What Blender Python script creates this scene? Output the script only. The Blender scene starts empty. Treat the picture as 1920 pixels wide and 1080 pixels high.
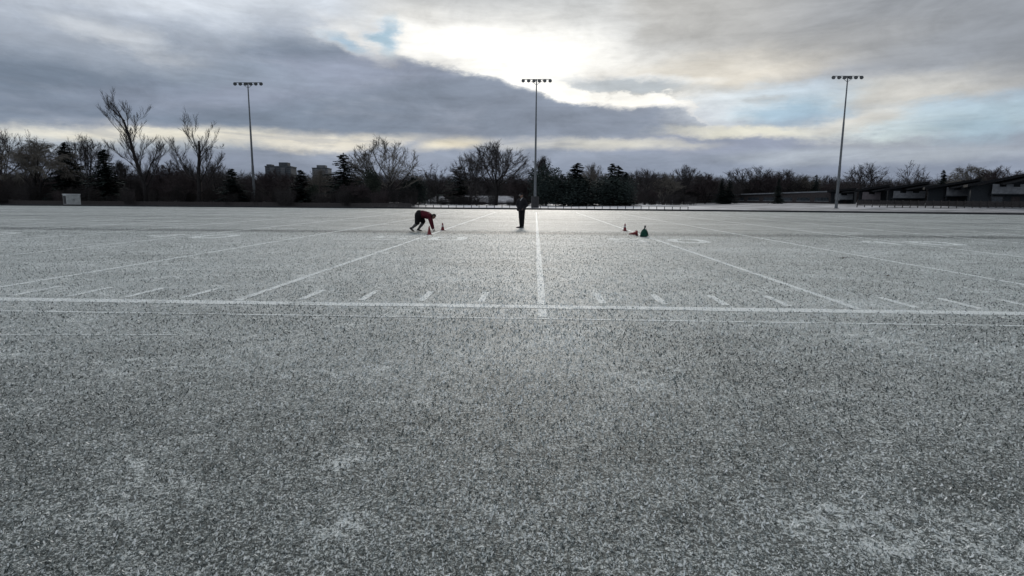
import bpy, bmesh, math, random
import numpy as np
from mathutils import Vector, Matrix

S = bpy.context.scene
COL = S.collection
R = math.radians

# ------------------------------------------------------------------ camera
FPX, PITCH, ROLL, YAW, EYE = 1100.6, 0.1514, 0.0071, 0.0382, 1.546     # focal length in 1920-px units, radians, metres
SIDE, XC = 8.35, 0.115                                                  # near sideline (Y) and the centre line (X)
_fw = Vector((-math.sin(YAW)*math.cos(PITCH), math.cos(YAW)*math.cos(PITCH), -math.sin(PITCH)))
_r = Vector((math.cos(YAW), math.sin(YAW), 0)); _u = _r.cross(_fw)
_R = math.cos(ROLL)*_r + math.sin(ROLL)*_u; _U = -math.sin(ROLL)*_r + math.cos(ROLL)*_u
cam_d = bpy.data.cameras.new('camera'); cam = bpy.data.objects.new('camera', cam_d); COL.objects.link(cam)
cam_d.sensor_width = 36; cam_d.lens = 36*FPX/1920; cam_d.clip_start = .05; cam_d.clip_end = 6000
cam.matrix_world = Matrix(((_R.x, _U.x, -_fw.x, 0), (_R.y, _U.y, -_fw.y, 0), (_R.z, _U.z, -_fw.z, EYE), (0, 0, 0, 1)))
S.camera = cam

def ray(px, py):
    return _fw + _R*((px-960)/FPX) - _U*((py-540)/FPX)
def at(px, py, Y):
    "point seen at photo pixel (px, py) that stands at world distance Y"
    d = ray(px, py); t = Y/d.y; return Vector((d.x*t, Y, EYE + d.z*t))
def azel(px, py):
    d = ray(px, py).normalized(); return math.degrees(math.atan2(d.x, d.y)), math.degrees(math.asin(d.z))

# ------------------------------------------------------------------ node helper
class NT:
    def __init__(s, tree): s.t = tree; s.n = tree.nodes; s.n.clear()
    def new(s, typ, **kw):
        n = s.n.new(typ)
        for k, v in kw.items(): setattr(n, k, v)
        return n
    def put(s, sock, v):
        if v is None: return
        if hasattr(v, 'is_output') or isinstance(v, bpy.types.NodeSocket): s.t.links.new(v, sock)
        else: sock.default_value = v
    def m(s, op, a, b=None, c=None, clamp=False):
        n = s.new('ShaderNodeMath', operation=op, use_clamp=clamp)
        s.put(n.inputs[0], a); s.put(n.inputs[1], b); s.put(n.inputs[2], c); return n.outputs[0]
    def v(s, op, a, b=None):
        n = s.new('ShaderNodeVectorMath', operation=op); s.put(n.inputs[0], a); s.put(n.inputs[1], b)
        return n.outputs['Value'] if op in ('LENGTH', 'DOT_PRODUCT', 'DISTANCE') else n.outputs[0]
    def xyz(s, x, y, z=0.0):
        n = s.new('ShaderNodeCombineXYZ'); s.put(n.inputs[0], x); s.put(n.inputs[1], y); s.put(n.inputs[2], z); return n.outputs[0]
    def sep(s, v):
        n = s.new('ShaderNodeSeparateXYZ'); s.put(n.inputs[0], v); return n.outputs
    def noise(s, vec, scale, detail=4, rough=.5, dist=0, out='Fac'):
        n = s.new('ShaderNodeTexNoise'); s.put(n.inputs['Vector'], vec)
        n.inputs['Scale'].default_value = scale; n.inputs['Detail'].default_value = detail
        n.inputs['Roughness'].default_value = rough; n.inputs['Distortion'].default_value = dist
        return n.outputs[out]
    def ss(s, v, lo, hi):
        n = s.new('ShaderNodeMapRange', interpolation_type='SMOOTHSTEP'); s.put(n.inputs[0], v)
        s.put(n.inputs[1], lo); s.put(n.inputs[2], hi); return n.outputs[0]
    def mix(s, f, a, b):
        n = s.new('ShaderNodeMix', data_type='RGBA'); s.put(n.inputs[0], f); s.put(n.inputs[6], a); s.put(n.inputs[7], b); return n.outputs[2]

def lin(r, g, b, k=1.0):
    f = lambda c: (c/255/12.92 if c/255 <= .04045 else ((c/255+.055)/1.055)**2.4)*k
    return (f(r), f(g), f(b), 1)

# ------------------------------------------------------------------ sun and sky
SUN_AZ, SUN_EL = azel(1010, 30)
SUN_EL = 21.0
sd = bpy.data.lights.new('sun', 'SUN'); sd.energy = 1.15; sd.angle = R(12); sd.color = (1, .93, .84)
so = bpy.data.objects.new('sun', sd); COL.objects.link(so)
_s = Vector((math.sin(R(SUN_AZ))*math.cos(R(SUN_EL)), math.cos(R(SUN_AZ))*math.cos(R(SUN_EL)), math.sin(R(SUN_EL))))
so.rotation_euler = _s.to_track_quat('Z', 'Y').to_euler()

W = bpy.data.worlds.new('World'); S.world = W; W.use_nodes = True
w = NT(W.node_tree)
KS = 0.1
def sky_nodes():
    sky = w.new('ShaderNodeTexSky', sky_type='NISHITA', sun_disc=False)
    sky.sun_elevation = R(SUN_EL); sky.sun_rotation = R(SUN_AZ); sky.air_density = 1.0; sky.dust_density = 1.0; sky.ozone_density = 2.0
    co = w.new('ShaderNodeTexCoord').outputs['Generated']
    d = w.v('NORMALIZE', co); x, y, z = w.sep(d)
    az0 = w.m('MULTIPLY', w.m('ARCTAN2', x, y), 57.29578)
    el0 = w.m('MULTIPLY', w.m('ARCSINE', z), 57.29578)
    nv = w.v('MULTIPLY', d, (1, 1, 2.6))
    def warp(scale, amp_a, amp_e, detail, rough=.55):
        c = w.noise(nv, scale, detail, rough, 0, 'Color')
        q = w.v('SUBTRACT', c, (.5, .5, .5)); a, e, _ = w.sep(q)
        return w.m('MULTIPLY', a, amp_a), w.m('MULTIPLY', e, amp_e)
    a1, e1 = warp(3.5, 9, 3.6, 8, .58)
    a2, e2 = warp(14, 3.4, 1.9, 8, .66)
    az = w.m('ADD', w.m('ADD', az0, a1), a2); el = w.m('ADD', w.m('ADD', el0, e1), e2)
    # less warped set for long smooth streaks near the horizon
    azs = w.m('ADD', az0, a2); els = w.m('ADD', w.m('ADD', el0, w.m('MULTIPLY', e1, .35)), w.m('MULTIPLY', e2, .5))
    P = w.xyz(az, el); PS = w.xyz(azs, els)
    def blob(px, py, rx, ry, rot=0, soft=.9, p=None):
        "soft ellipse mask, photo pixels"
        a, e = azel(px, py); a2_, _ = azel(px+rx, py); _, e2_ = azel(px, py-ry)
        ra, re = abs(a2_-a), abs(e2_-e)
        n = w.new('ShaderNodeMapping', vector_type='TEXTURE')
        w.put(n.inputs[0], p or P); n.inputs[1].default_value = (a, e, 0); n.inputs[2].default_value = (0, 0, R(-rot)); n.inputs[3].default_value = (ra, re, 1)
        L = w.v('LENGTH', n.outputs[0])
        return w.ss(L, 1+soft*.5, 1-soft*.5)
    def curve(pts):
        n = w.new('ShaderNodeFloatCurve'); c = n.mapping.curves[0]
        q = [azel(*p) for p in pts]; q = [((a+60)/120, (e+10)/60) for a, e in q]
        c.points[0].location = q[0]; c.points[1].location = q[-1]
        for t in q[1:-1]: c.points.new(*t)
        n.mapping.extend = 'HORIZONTAL'; n.mapping.update()
        w.put(n.inputs[1], w.m('DIVIDE', w.m('ADD', az, 60.), 120.))
        return w.m('SUBTRACT', w.m('MULTIPLY', n.outputs[0], 60.), 10.)
    def above(cv, s, e=None): return w.ss(w.m('SUBTRACT', e or el, cv), -s, s)
    def mul(*a):
        r = a[0]
        for b in a[1:]: r = w.m('MULTIPLY', r, b)
        return r
    def inv(a): return w.m('SUBTRACT', 1.0, a)
    C = lambda r, g, b, k=1.0: lin(r, g, b, k/KS)
    # --- base veil: pale grey blue low down, grey higher, brightened out of view overhead to light the ground
    c = w.mix(w.ss(el, 1, 9), C(138, 148, 166), C(168, 175, 186))
    c = w.mix(w.ss(el0, 19, 42), c, C(205, 211, 218, 1.15))
    # right side low cloud, creamy puffs
    c = w.mix(blob(1120, 262, 300, 22, 0, 1.2), c, C(196, 198, 202))
    c = w.mix(blob(1330, 268, 260, 20, 0, 1.2, PS), c, C(150, 158, 176))
    c = w.mix(blob(1360, 246, 190, 10, 3, 1.3, PS), c, C(205, 204, 198))
    c = w.mix(blob(1650, 238, 130, 32, 0, 1.0), c, C(206, 202, 196))
    c = w.mix(blob(1760, 262, 230, 26, 0, 1.2), c, C(160, 166, 178))
    c = w.mix(blob(1640, 292, 300, 16, 0, 1.2, PS), c, C(172, 180, 190))
    # long cream streaks on the left
    c = w.mix(blob(150, 262, 420, 22, -3, 1.2, PS), c, C(172, 182, 192))
    c = w.mix(mul(blob(330, 248, 270, 16, -2, 1.5), .92), c, C(238, 233, 217))
    c = w.mix(mul(blob(640, 260, 210, 15, -4, 1.5), .9), c, C(236, 230, 215))
    c = w.mix(blob(862, 268, 70, 11, -8, 1.3, PS), c, C(232, 224, 204))
    c = w.mix(blob(1130, 275, 170, 9, 0, 1.3, PS), c, C(196, 196, 192))
    # bright gap in the cloud, the sun is behind it
    bright = w.mix(blob(975, 104, 215, 52, 8, 1.6), C(214, 215, 214), C(252, 250, 244, 1.18))
    m_b = mul(above(curve([(-400, 20), (300, 10), (560, 25), (700, 85), (960, 158), (1080, 190), (1290, 204), (1420, 190), (1700, 120), (2300, 60)]), .45))
    veil = w.mix(blob(150, 60, 330, 60, 8, 1.2), C(208, 215, 224), C(178, 187, 200))
    c = w.mix(mul(m_b, w.ss(az0, azel(1560, 200)[0], azel(1380, 200)[0])), c, bright)
    c = w.mix(mul(w.ss(az0, azel(760, 60)[0], azel(600, 60)[0]), w.ss(el0, azel(300, 130)[1], azel(300, 50)[1])), c, veil)
    # blue rifts in the bright gap
    # thinner grey cloud closing the gap again above
    c = w.mix(mul(w.ss(el0, azel(960, 40)[1], azel(960, -60)[1]), w.ss(az0, azel(500, 50)[0], azel(700, 50)[0])), c, C(176, 180, 184))
    # cream underside glow of the right hand cloud
    c = w.mix(mul(blob(1400, 126, 300, 44, -6, 1.2), .9), c, C(226, 220, 208))
    c = w.mix(blob(1720, 168, 280, 34, -3, 1.1), c, C(204, 203, 198))
    # blue sky showing between
    b = w.m('MAXIMUM', blob(1410, 196, 200, 33, -4, .9), blob(1780, 222, 290, 34, -3, .9))
    b = w.m('MAXIMUM', b, mul(blob(1150, 155, 150, 12, 0, 1.1), .7))
    b = w.m('MAXIMUM', b, mul(blob(736, 70, 30, 34, -20, 1.0), 1.0))
    b = w.m('MAXIMUM', b, blob(690, 86, 40, 13, 30, 1.0))
    blue = w.mix(.5, w.v('MULTIPLY', sky.outputs[0], (.9, .9, .95)), C(158, 186, 204))
    c = w.mix(mul(b, .96), c, blue)
    c = w.mix(blob(1420, 188, 34, 8, 0, 1.2), c, C(205, 212, 216))
    # grey cloud top right
    m_g = above(curve([(1000, -90), (1130, 20), (1180, 74), (1300, 96), (1500, 112), (1700, 140), (1960, 165), (2400, 170)]), 1.7)
    gcol = w.mix(w.ss(az0, azel(1200, 80)[0], azel(1900, 80)[0]), C(182, 181, 178), C(146, 151, 158))
    c = w.mix(mul(m_g, w.ss(az, azel(1120, 60)[0], azel(1230, 60)[0]), .85), c, gcol)
    # cumulus heads catching the sun on the rim of the bank
    c = w.mix(mul(blob(1180, 160, 130, 14, 4, 1.2), .8), c, C(178, 188, 196))
    for q in ((1062, 172, 34, 17), (1100, 182, 36, 17), (1168, 187, 30, 17), (1205, 192, 30, 14), (1246, 186, 32, 16), (1284, 200, 20, 12)):
        c = w.mix(blob(*q, 0, .45), c, C(255, 253, 246, 1.05))
    # the long dark bank with a lit cumulus rim
    top = curve([(-500, 40), (-100, 52), (60, 70), (250, 92), (430, 70), (560, 48), (640, 66), (760, 108), (960, 158), (1060, 190), (1180, 204), (1262, 200), (1300, 216), (1330, 250), (1500, 300), (2000, 330)])
    bot = curve([(-500, 250), (0, 238), (220, 226), (420, 240), (700, 255), (950, 264), (1150, 262), (1290, 250), (1340, 240), (1500, 230), (2200, 230)])
    up = w.m('SUBTRACT', el, top)
    rim = mul(w.ss(up, 1.2, .1), w.ss(up, -.35, .05), w.ss(az0, azel(1010, 180)[0], azel(1080, 180)[0]), w.ss(az0, azel(1350, 200)[0], azel(1290, 200)[0]))
    c = w.mix(rim, c, C(255, 252, 244, 1.1))
    soft = w.m('ADD', .35, mul(w.ss(az0, azel(760, 90)[0], azel(500, 90)[0]), 1.6))
    bank = mul(w.m('SMOOTH_MIN', w.m('MULTIPLY_ADD', w.m('DIVIDE', w.m('MULTIPLY', up, -1.0), soft), .5, .5), 1.0, .2, clamp=True), above(bot, .55, els), w.ss(az, azel(1390, 220)[0], azel(1220, 220)[0]))
    bc = w.mix(w.ss(az0, azel(0, 150)[0], azel(1200, 150)[0]), C(122, 135, 152), C(138, 147, 162))
    bc = w.mix(mul(blob(620, 140, 330, 34, -10, 1.3), .75), bc, C(152, 160, 178))
    bc = w.mix(mul(blob(300, 110, 260, 26, 4, 1.3), .8), bc, C(148, 160, 176))
    brk = w.ss(w.noise(w.v('MULTIPLY', d, (1, 1, 4)), 5.5, 8, .6, .4), .46, .78)
    bc = w.mix(mul(brk, .5), bc, C(166, 173, 187))
    c = w.mix(bank, c, bc)
    low = mul(w.ss(w.noise(w.v('MULTIPLY', d, (1, 1, 7)), 7, 8, .62, .6), .50, .66), w.ss(el0, 9, 5.5))
    c = w.mix(mul(low, .35), c, C(140, 149, 166))
    # ragged wisps where the bank ends, and bright streaks in the low cloud to its right
    c = w.mix(mul(blob(1325, 222, 60, 22, 10, 1.8), .6), c, C(176, 184, 196))
    c = w.mix(mul(blob(1400, 249, 130, 9, 2, 1.5), .9), c, C(224, 222, 208))
    c = w.mix(mul(blob(1620, 228, 70, 18, -8, 1.5), .7), c, C(214, 208, 198))
    c = w.mix(mul(blob(1160, 272, 120, 8, 0, 1.5), .7), c, C(214, 212, 202))
    c = w.mix(mul(blob(1485, 212, 90, 22, 0, 1.5), .8), c, C(160, 188, 208))
    c = w.mix(mul(blob(1850, 240, 110, 26, 0, 1.5), .7), c, C(160, 184, 200))
    # small blue rifts and lit puffs above the upper edge of the bank
    c = w.mix(mul(blob(690, 74, 70, 30, 24, 1.1), .8), c, C(232, 232, 230))
    c = w.mix(mul(blob(745, 66, 20, 32, -14, 1.7), .85), c, C(160, 190, 208))
    c = w.mix(mul(blob(672, 80, 38, 11, 26, 1.7), .8), c, C(158, 186, 208))
    c = w.mix(mul(blob(205, 62, 90, 16, 12, 1.8), .55), c, C(222, 226, 230))
    # soft billows of light and dark in every cloud
    n = w.noise(nv, 6.5, 8, .62, .6); n2 = w.noise(nv, 24, 6, .62, .5)
    n3 = w.noise(w.v('MULTIPLY', d, (1, 1, 9)), 5, 7, .6, .5)
    k = w.m('ADD', w.m('MULTIPLY_ADD', n, .78, .61), w.m('MULTIPLY_ADD', n2, .30, -.15))
    k = w.m('ADD', k, w.m('MULTIPLY_ADD', n3, .50, -.25))
    c = w.v('MULTIPLY', c, w.xyz(k, k, k))
    # below the horizon
    c = w.mix(w.ss(z, 0, -.02), c, C(110, 115, 120))
    bg = w.new('ShaderNodeBackground'); w.put(bg.inputs[0], c); bg.inputs[1].default_value = KS
    o = w.new('ShaderNodeOutputWorld'); w.put(o.inputs[0], bg.outputs[0])
sky_nodes()
S.view_settings.view_transform = 'Standard'; S.view_settings.look = 'None'
S.view_settings.exposure = 0; S.view_settings.gamma = 1; S.view_settings.use_curve_mapping = False

# ------------------------------------------------------------------ general helpers
def link(name, me, parent=None, loc=None):
    o = bpy.data.objects.new(name, me); COL.objects.link(o)
    if parent: o.parent = parent
    if loc is not None: o.location = loc
    return o
def tag(o, label=None, cat=None, group=None, kind=None):
    for k, v in (('label', label), ('category', cat), ('group', group), ('kind', kind)):
        if v: o[k] = v
    return o
def empty(name, loc=(0, 0, 0), label=None, cat=None, group=None, rz=0, scale=None):
    o = link(name, None, None, loc); o.rotation_euler = (0, 0, rz)
    if scale is not None: o.scale = scale
    return tag(o, label, cat, group)
def copy_tree(o, parent=None):
    c = o.copy(); COL.objects.link(c); c.parent = parent
    for ch in list(o.children): copy_tree(ch, c)
    return c

class MB:
    "collects shapes into one mesh"
    def __init__(s): s.v = []; s.f = []; s.m = []
    def add(s, vs, fs, mi=0):
        n = len(s.v); s.v += [tuple(p) for p in vs]; s.f += [tuple(i+n for i in f) for f in fs]; s.m += [mi]*len(fs); return s
    def box(s, x0, x1, y0, y1, z0, z1, mi=0):
        return s.add([(x0, y0, z0), (x1, y0, z0), (x1, y1, z0), (x0, y1, z0), (x0, y0, z1), (x1, y0, z1), (x1, y1, z1), (x0, y1, z1)],
                     [(0, 3, 2, 1), (4, 5, 6, 7), (0, 1, 5, 4), (1, 2, 6, 5), (2, 3, 7, 6), (3, 0, 4, 7)], mi)
    def quad(s, a, b, c, d, mi=0): return s.add([a, b, c, d], [(0, 1, 2, 3)], mi)
    def tube(s, pts, rad, n=8, cap=True, mi=0):
        pts = [Vector(p) for p in pts]; rings = []
        for i, p in enumerate(pts):
            d = (pts[min(i+1, len(pts)-1)]-pts[max(i-1, 0)]).normalized()
            a = d.orthogonal().normalized() if i == 0 else (u - d*u.dot(d)).normalized()
            u = a; b = d.cross(a); r = rad[i] if hasattr(rad, '__len__') else rad
            rings.append([p + (a*math.cos(2*math.pi*k/n) + b*math.sin(2*math.pi*k/n))*r for k in range(n)])
        vs = [q for r_ in rings for q in r_]; fs = []
        for i in range(len(pts)-1):
            for k in range(n): fs.append((i*n+k, i*n+(k+1) % n, (i+1)*n+(k+1) % n, (i+1)*n+k))
        if cap: fs += [tuple(range(n))[::-1], tuple(range((len(pts)-1)*n, len(pts)*n))]
        return s.add(vs, fs, mi)
    def lathe(s, prof, n=16, o=(0, 0, 0), mi=0):
        vs = [(o[0]+r*math.cos(2*math.pi*k/n), o[1]+r*math.sin(2*math.pi*k/n), o[2]+z) for r, z in prof for k in range(n)]
        fs = [(i*n+k, i*n+(k+1) % n, (i+1)*n+(k+1) % n, (i+1)*n+k) for i in range(len(prof)-1) for k in range(n)]
        fs += [tuple(range(n))[::-1], tuple(range((len(prof)-1)*n, len(prof)*n))]
        return s.add(vs, fs, mi)
    def mesh(s, name, mats, smooth=False, bevel=0):
        me = bpy.data.meshes.new(name); me.from_pydata(s.v, [], s.f)
        for m in (mats if isinstance(mats, (list, tuple)) else [mats]): me.materials.append(m)
        me.polygons.foreach_set('material_index', s.m)
        if bevel:
            bm = bmesh.new(); bm.from_mesh(me); bmesh.ops.bevel(bm, geom=bm.edges[:], offset=bevel, segments=2, affect='EDGES', profile=.5); bm.to_mesh(me); bm.free()
        if smooth: me.polygons.foreach_set('use_smooth', [True]*len(me.polygons))
        me.update(); return me
    def build(s, name, mats, parent=None, loc=None, smooth=False, bevel=0):
        return link(name, s.mesh(name, mats, smooth, bevel), parent, loc)

# ------------------------------------------------------------------ materials
def new_mat(name):
    m = bpy.data.materials.new(name); m.use_nodes = True; return m, NT(m.node_tree)
def finish(m, t, col, rough=.8, spec=.3, bump=None, bstr=.3, bdist=.02, metal=0, alpha=None):
    p = t.new('ShaderNodeBsdfPrincipled'); t.put(p.inputs['Base Color'], col); t.put(p.inputs['Roughness'], rough)
    p.inputs['Specular IOR Level'].default_value = spec; p.inputs['Metallic'].default_value = metal
    if bump is not None:
        b = t.new('ShaderNodeBump'); b.inputs['Strength'].default_value = bstr; b.inputs['Distance'].default_value = bdist
        t.put(b.inputs['Height'], bump); t.put(p.inputs['Normal'], b.outputs[0])
    o = t.new('ShaderNodeOutputMaterial'); t.put(o.inputs[0], p.outputs[0]); return m
def simple(name, a, b, scale=8, rough=.8, spec=.3, bstr=.2, metal=0, stretch=(1, 1, 1), detail=5):
    "two colours mottled by noise in object space"
    m, t = new_mat(name); co = t.v('MULTIPLY', t.new('ShaderNodeTexCoord').outputs['Object'], stretch)
    n = t.noise(co, scale, detail, .6)
    return finish(m, t, t.mix(t.ss(n, .3, .7), (*a, 1), (*b, 1)), rough, spec, n, bstr, .01, metal)

def frost_and_light(t, pos, extra=None):
    n0 = t.noise(pos, 105, 4, .7, .5)
    n1 = t.noise(pos, 46, 6, .68, .5)
    n2 = t.noise(pos, 9, 6, .6, .6)
    n3 = t.noise(t.v('MULTIPLY', pos, (1, 1.5, 1)), .8, 5, .55, .8)
    n4 = t.noise(t.v('MULTIPLY', pos, (.35, 1.4, 1)), .22, 5, .6)
    f = t.m('MULTIPLY_ADD', t.m('SUBTRACT', n1, .5), FR[0], FR[5])
    f = t.m('MULTIPLY_ADD', t.m('SUBTRACT', n0, .5), FR[1], f)
    f = t.m('MULTIPLY_ADD', t.m('SUBTRACT', n2, .5), FR[2], f)
    f = t.m('MULTIPLY_ADD', t.m('SUBTRACT', n3, .5), FR[3], f)
    f = t.m('MULTIPLY_ADD', t.m('SUBTRACT', n4, .5), FR[4], f)
    clump = t.m('MULTIPLY', t.ss(n3, .54, .70), t.ss(n2, .46, .60)); f = t.m('MULTIPLY_ADD', clump, .26, f)
    # the frost is scuffed off along the run between the cones
    x, y, z = t.sep(pos)
    yy = t.m('ADD', y, t.m('MULTIPLY', t.m('SUBTRACT', n4, .5), 1.6))
    d = t.m('ABSOLUTE', t.m('SUBTRACT', yy, 26.6)); band = t.ss(d, 1.7, .1)
    d2 = t.m('ABSOLUTE', t.m('SUBTRACT', yy, 44.0)); band2 = t.m('MULTIPLY', t.ss(d2, 2.0, .1), .45)
    f = t.m('SUBTRACT', f, t.m('MULTIPLY', t.m('MAXIMUM', band, band2), t.m('MULTIPLY_ADD', n3, .55, .03)))
    # darker near the camera: backlit brightening with distance put into the frost colour
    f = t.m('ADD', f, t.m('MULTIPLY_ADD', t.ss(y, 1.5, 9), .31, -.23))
    # the value is lowered again towards the far half, in long worn streaks along the play
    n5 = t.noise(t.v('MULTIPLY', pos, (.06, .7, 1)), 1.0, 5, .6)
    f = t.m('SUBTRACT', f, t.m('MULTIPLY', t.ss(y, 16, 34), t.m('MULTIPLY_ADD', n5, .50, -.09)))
    if extra is not None: f = t.m('ADD', f, extra)
    return f, n1, n2
FR = [3.2, 2.8, .8, .42, .45, .55]
TURF_DARK, TURF_MID, FROST = (.022, .033, .032, 1), (.18, .208, .202, 1), (.80, .85, .845, 1)
def turf_shade(m, t, extra=None):
    pos = t.new('ShaderNodeNewGeometry').outputs['Position']
    f, n1, n2 = frost_and_light(t, pos, extra(t, pos) if extra else None)
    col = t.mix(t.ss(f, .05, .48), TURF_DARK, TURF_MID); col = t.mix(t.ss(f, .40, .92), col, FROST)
    return finish(m, t, col, .55, .45, t.m('ADD', f, t.m('MULTIPLY', n2, .8)), .55, .02)
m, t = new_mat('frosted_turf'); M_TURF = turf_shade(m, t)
def worn(amount, scale=1.3):
    def e(t, pos):
        n = t.noise(pos, scale, 6, .65); return t.m('MULTIPLY', t.ss(n, .33, .54), amount)
    return e
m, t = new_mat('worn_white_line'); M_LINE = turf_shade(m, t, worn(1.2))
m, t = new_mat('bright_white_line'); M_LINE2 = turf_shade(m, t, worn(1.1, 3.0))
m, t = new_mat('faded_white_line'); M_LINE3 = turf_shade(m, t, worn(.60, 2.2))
# snowy ground beyond the turf
m, t = new_mat('snowy_grass'); pos = t.new('ShaderNodeNewGeometry').outputs['Position']
n = t.noise(t.v('MULTIPLY', pos, (.4, 1, 1)), .5, 8, .65); n2 = t.noise(pos, .03, 3)
M_SNOW = finish(m, t, t.mix(t.ss(t.m('ADD', t.m('MULTIPLY_ADD', n2, .5, n), t.m('MULTIPLY', t.ss(t.m('ABSOLUTE', t.m('SUBTRACT', t.sep(pos)[0], 2.0)), 40, 14), .34)), .60, 1.10), (.085, .088, .095, 1), (.70, .71, .74, 1)), .7, .3, n, .4, .1)

M_BARK = simple('dark_bark', (.012, .011, .012), (.035, .032, .032), 14, .9, .2, .5, 0, (1, 1, .25))
M_TWIG = simple('bare_twigs', (.032, .030, .032), (.068, .062, .062), 3, .9, .2, 0)
M_TWIG_PALE = simple('pale_bare_twigs', (.09, .084, .076), (.17, .155, .135), 3, .9, .2, 0)
M_TWIG_RED = simple('reddish_bare_twigs', (.040, .032, .035), (.075, .060, .062), 3, .9, .2, 0)
M_NEEDLE = simple('spruce_needles', (.010, .018, .018), (.035, .05, .045), 5, .85, .25, 0)
M_CEDAR = simple('cedar_foliage', (.016, .024, .020), (.05, .06, .045), 5, .85, .25, 0)
M_STEEL = simple('grey_galvanised_steel', (.10, .115, .13), (.17, .18, .19), 6, .55, .5, .1, .4, (1, 1, .2))
M_BLACK = simple('black_rubber_and_paint', (.012, .012, .014), (.03, .03, .033), 10, .6, .4, .1)
M_GLASSY = simple('grey_lens_glass', (.10, .11, .12), (.16, .17, .18), 10, .15, .6, 0)
M_CONE = simple('red_orange_plastic', (.14, .013, .018), (.21, .022, .024), 12, .45, .4, .05)
M_CONEB = simple('grey_white_reflective_collar', (.45, .45, .46), (.6, .6, .6), 20, .4, .4, .05)
M_BAG = simple('dark_green_bag_cloth', (.006, .034, .024), (.012, .065, .045), 9, .8, .2, .6)
M_WOOD = simple('weathered_dark_wood', (.030, .027, .028), (.075, .068, .066), 5, .9, .2, .3, 0, (1, 1, 4))
M_ROOFD = simple('dark_shingles', (.008, .009, .011), (.02, .021, .024), 6, .9, .2, .4)
M_ROOFS = simple('snow_on_shingles', (.34, .34, .36), (.62, .62, .65), 1.4, .85, .2, .4)
M_WALLG = simple('dark_grey_siding', (.018, .022, .027), (.04, .046, .052), 2, .9, .2, .3, 0, (1, 1, 10))
M_WALLB = simple('brown_brick', (.032, .028, .030), (.062, .054, .054), 6, .9, .2, .3)
M_PANEL = simple('pale_grey_panel', (.12, .13, .145), (.20, .21, .225), 1.5, .7, .3, .1)
M_PANELP = simple('pinkish_grey_panel', (.11, .10, .11), (.17, .15, .16), 1.5, .7, .3, .1)
M_WIN = simple('dark_window_glass', (.02, .025, .03), (.05, .06, .07), 2, .15, .5, 0)
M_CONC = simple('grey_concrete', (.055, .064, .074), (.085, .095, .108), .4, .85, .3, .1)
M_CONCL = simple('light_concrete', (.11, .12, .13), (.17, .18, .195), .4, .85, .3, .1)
M_BOX = simple('pale_grey_painted_metal', (.34, .36, .36), (.46, .48, .48), 3, .5, .4, .1)
M_SKIN = simple('skin', (.20, .12, .09), (.27, .165, .125), 20, .5, .4, .1)
M_SKINL = simple('grey_leggings', (.07, .07, .072), (.13, .13, .13), 16, .8, .2, .2)
M_MAROON = simple('dark_maroon_jersey', (.050, .006, .012), (.10, .012, .022), 7, .8, .2, .4)
M_CLOTHB = simple('black_cloth', (.004, .004, .005), (.012, .012, .014), 8, .85, .2, .4)
M_CLOTHN = simple('black_blue_jacket_cloth', (.004, .004, .007), (.011, .011, .017), 8, .75, .3, .4)
M_HAIR = simple('dark_hair', (.008, .007, .006), (.02, .016, .014), 30, .6, .4, .3)
M_PALE = simple('pale_grey_cloth', (.30, .30, .32), (.42, .42, .44), 12, .8, .2, .2)
M_LEAF = simple('dead_brown_leaf', (.03, .022, .015), (.07, .05, .03), 20, .8, .2, .3)

# ------------------------------------------------------------------ ground
def sstep(a, b, x):
    t_ = min(1, max(0, (x-a)/(b-a))); return t_*t_*(3-2*t_)
EDGE = [(-400, 84), (-65, 84), (-28, 84), (0, 83.5), (24, 81.5), (43, 78), (62, 74), (200, 50)]
def edge_y(x):
    for (x0, y0), (x1, y1) in zip(EDGE, EDGE[1:]):
        if x <= x1: return y0+(y1-y0)*(x-x0)/(x1-x0)
    return EDGE[-1][1]
def ground_z(x, y):
    d = y-edge_y(x)
    if d < .5: return -.05
    return sstep(.5, 3, d)*.04 + sstep(4, 45, d)*(.30*sstep(-5, 20, x)+.55*sstep(25, 62, x)) + sstep(2, 6, d)*.1*math.sin(x*.31)*math.sin(y*.2+x*.05)*.5
xs = list(np.unique(np.concatenate([np.linspace(-3000, -260, 12), np.linspace(-250, 250, 126), np.linspace(260, 3000, 12)])))
ys = list(np.unique(np.concatenate([np.linspace(-300, 40, 8), np.linspace(45, 200, 156), np.linspace(210, 5000, 30)])))
mb = MB(); nx = len(xs)
mb.v = [(x, y, ground_z(x, y)) for y in ys for x in xs]
mb.f = [(j*nx+i, j*nx+i+1, (j+1)*nx+i+1, (j+1)*nx+i) for j in range(len(ys)-1) for i in range(nx-1)]; mb.m = [0]*len(mb.f)
tag(mb.build('ground', M_SNOW, smooth=True), kind='structure')
# artificial turf sheet
mb = MB(); e = [(x, edge_y(x)) for x, _ in EDGE]; e = [p for p in e]
vs = [(-400, -30, 0), (200, -30, 0)] + [(x, y, 0) for x, y in e[::-1]]
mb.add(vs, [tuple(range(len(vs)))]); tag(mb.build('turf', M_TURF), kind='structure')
# kerb round the turf
mb = MB()
for (x0, y0), (x1, y1) in zip(EDGE, EDGE[1:]):
    mb.add([(x0, y0, -.1), (x1, y1, -.1), (x1, y1+.25, -.1), (x0, y0+.25, -.1), (x0, y0, .22), (x1, y1, .22), (x1, y1+.25, .22), (x0, y0+.25, .22)],
           [(4, 5, 6, 7), (0, 1, 5, 4), (2, 3, 7, 6)])
tag(mb.build('kerb', simple('dark_kerb', (.02, .022, .025), (.045, .046, .05), 2), None), kind='structure')

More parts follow.
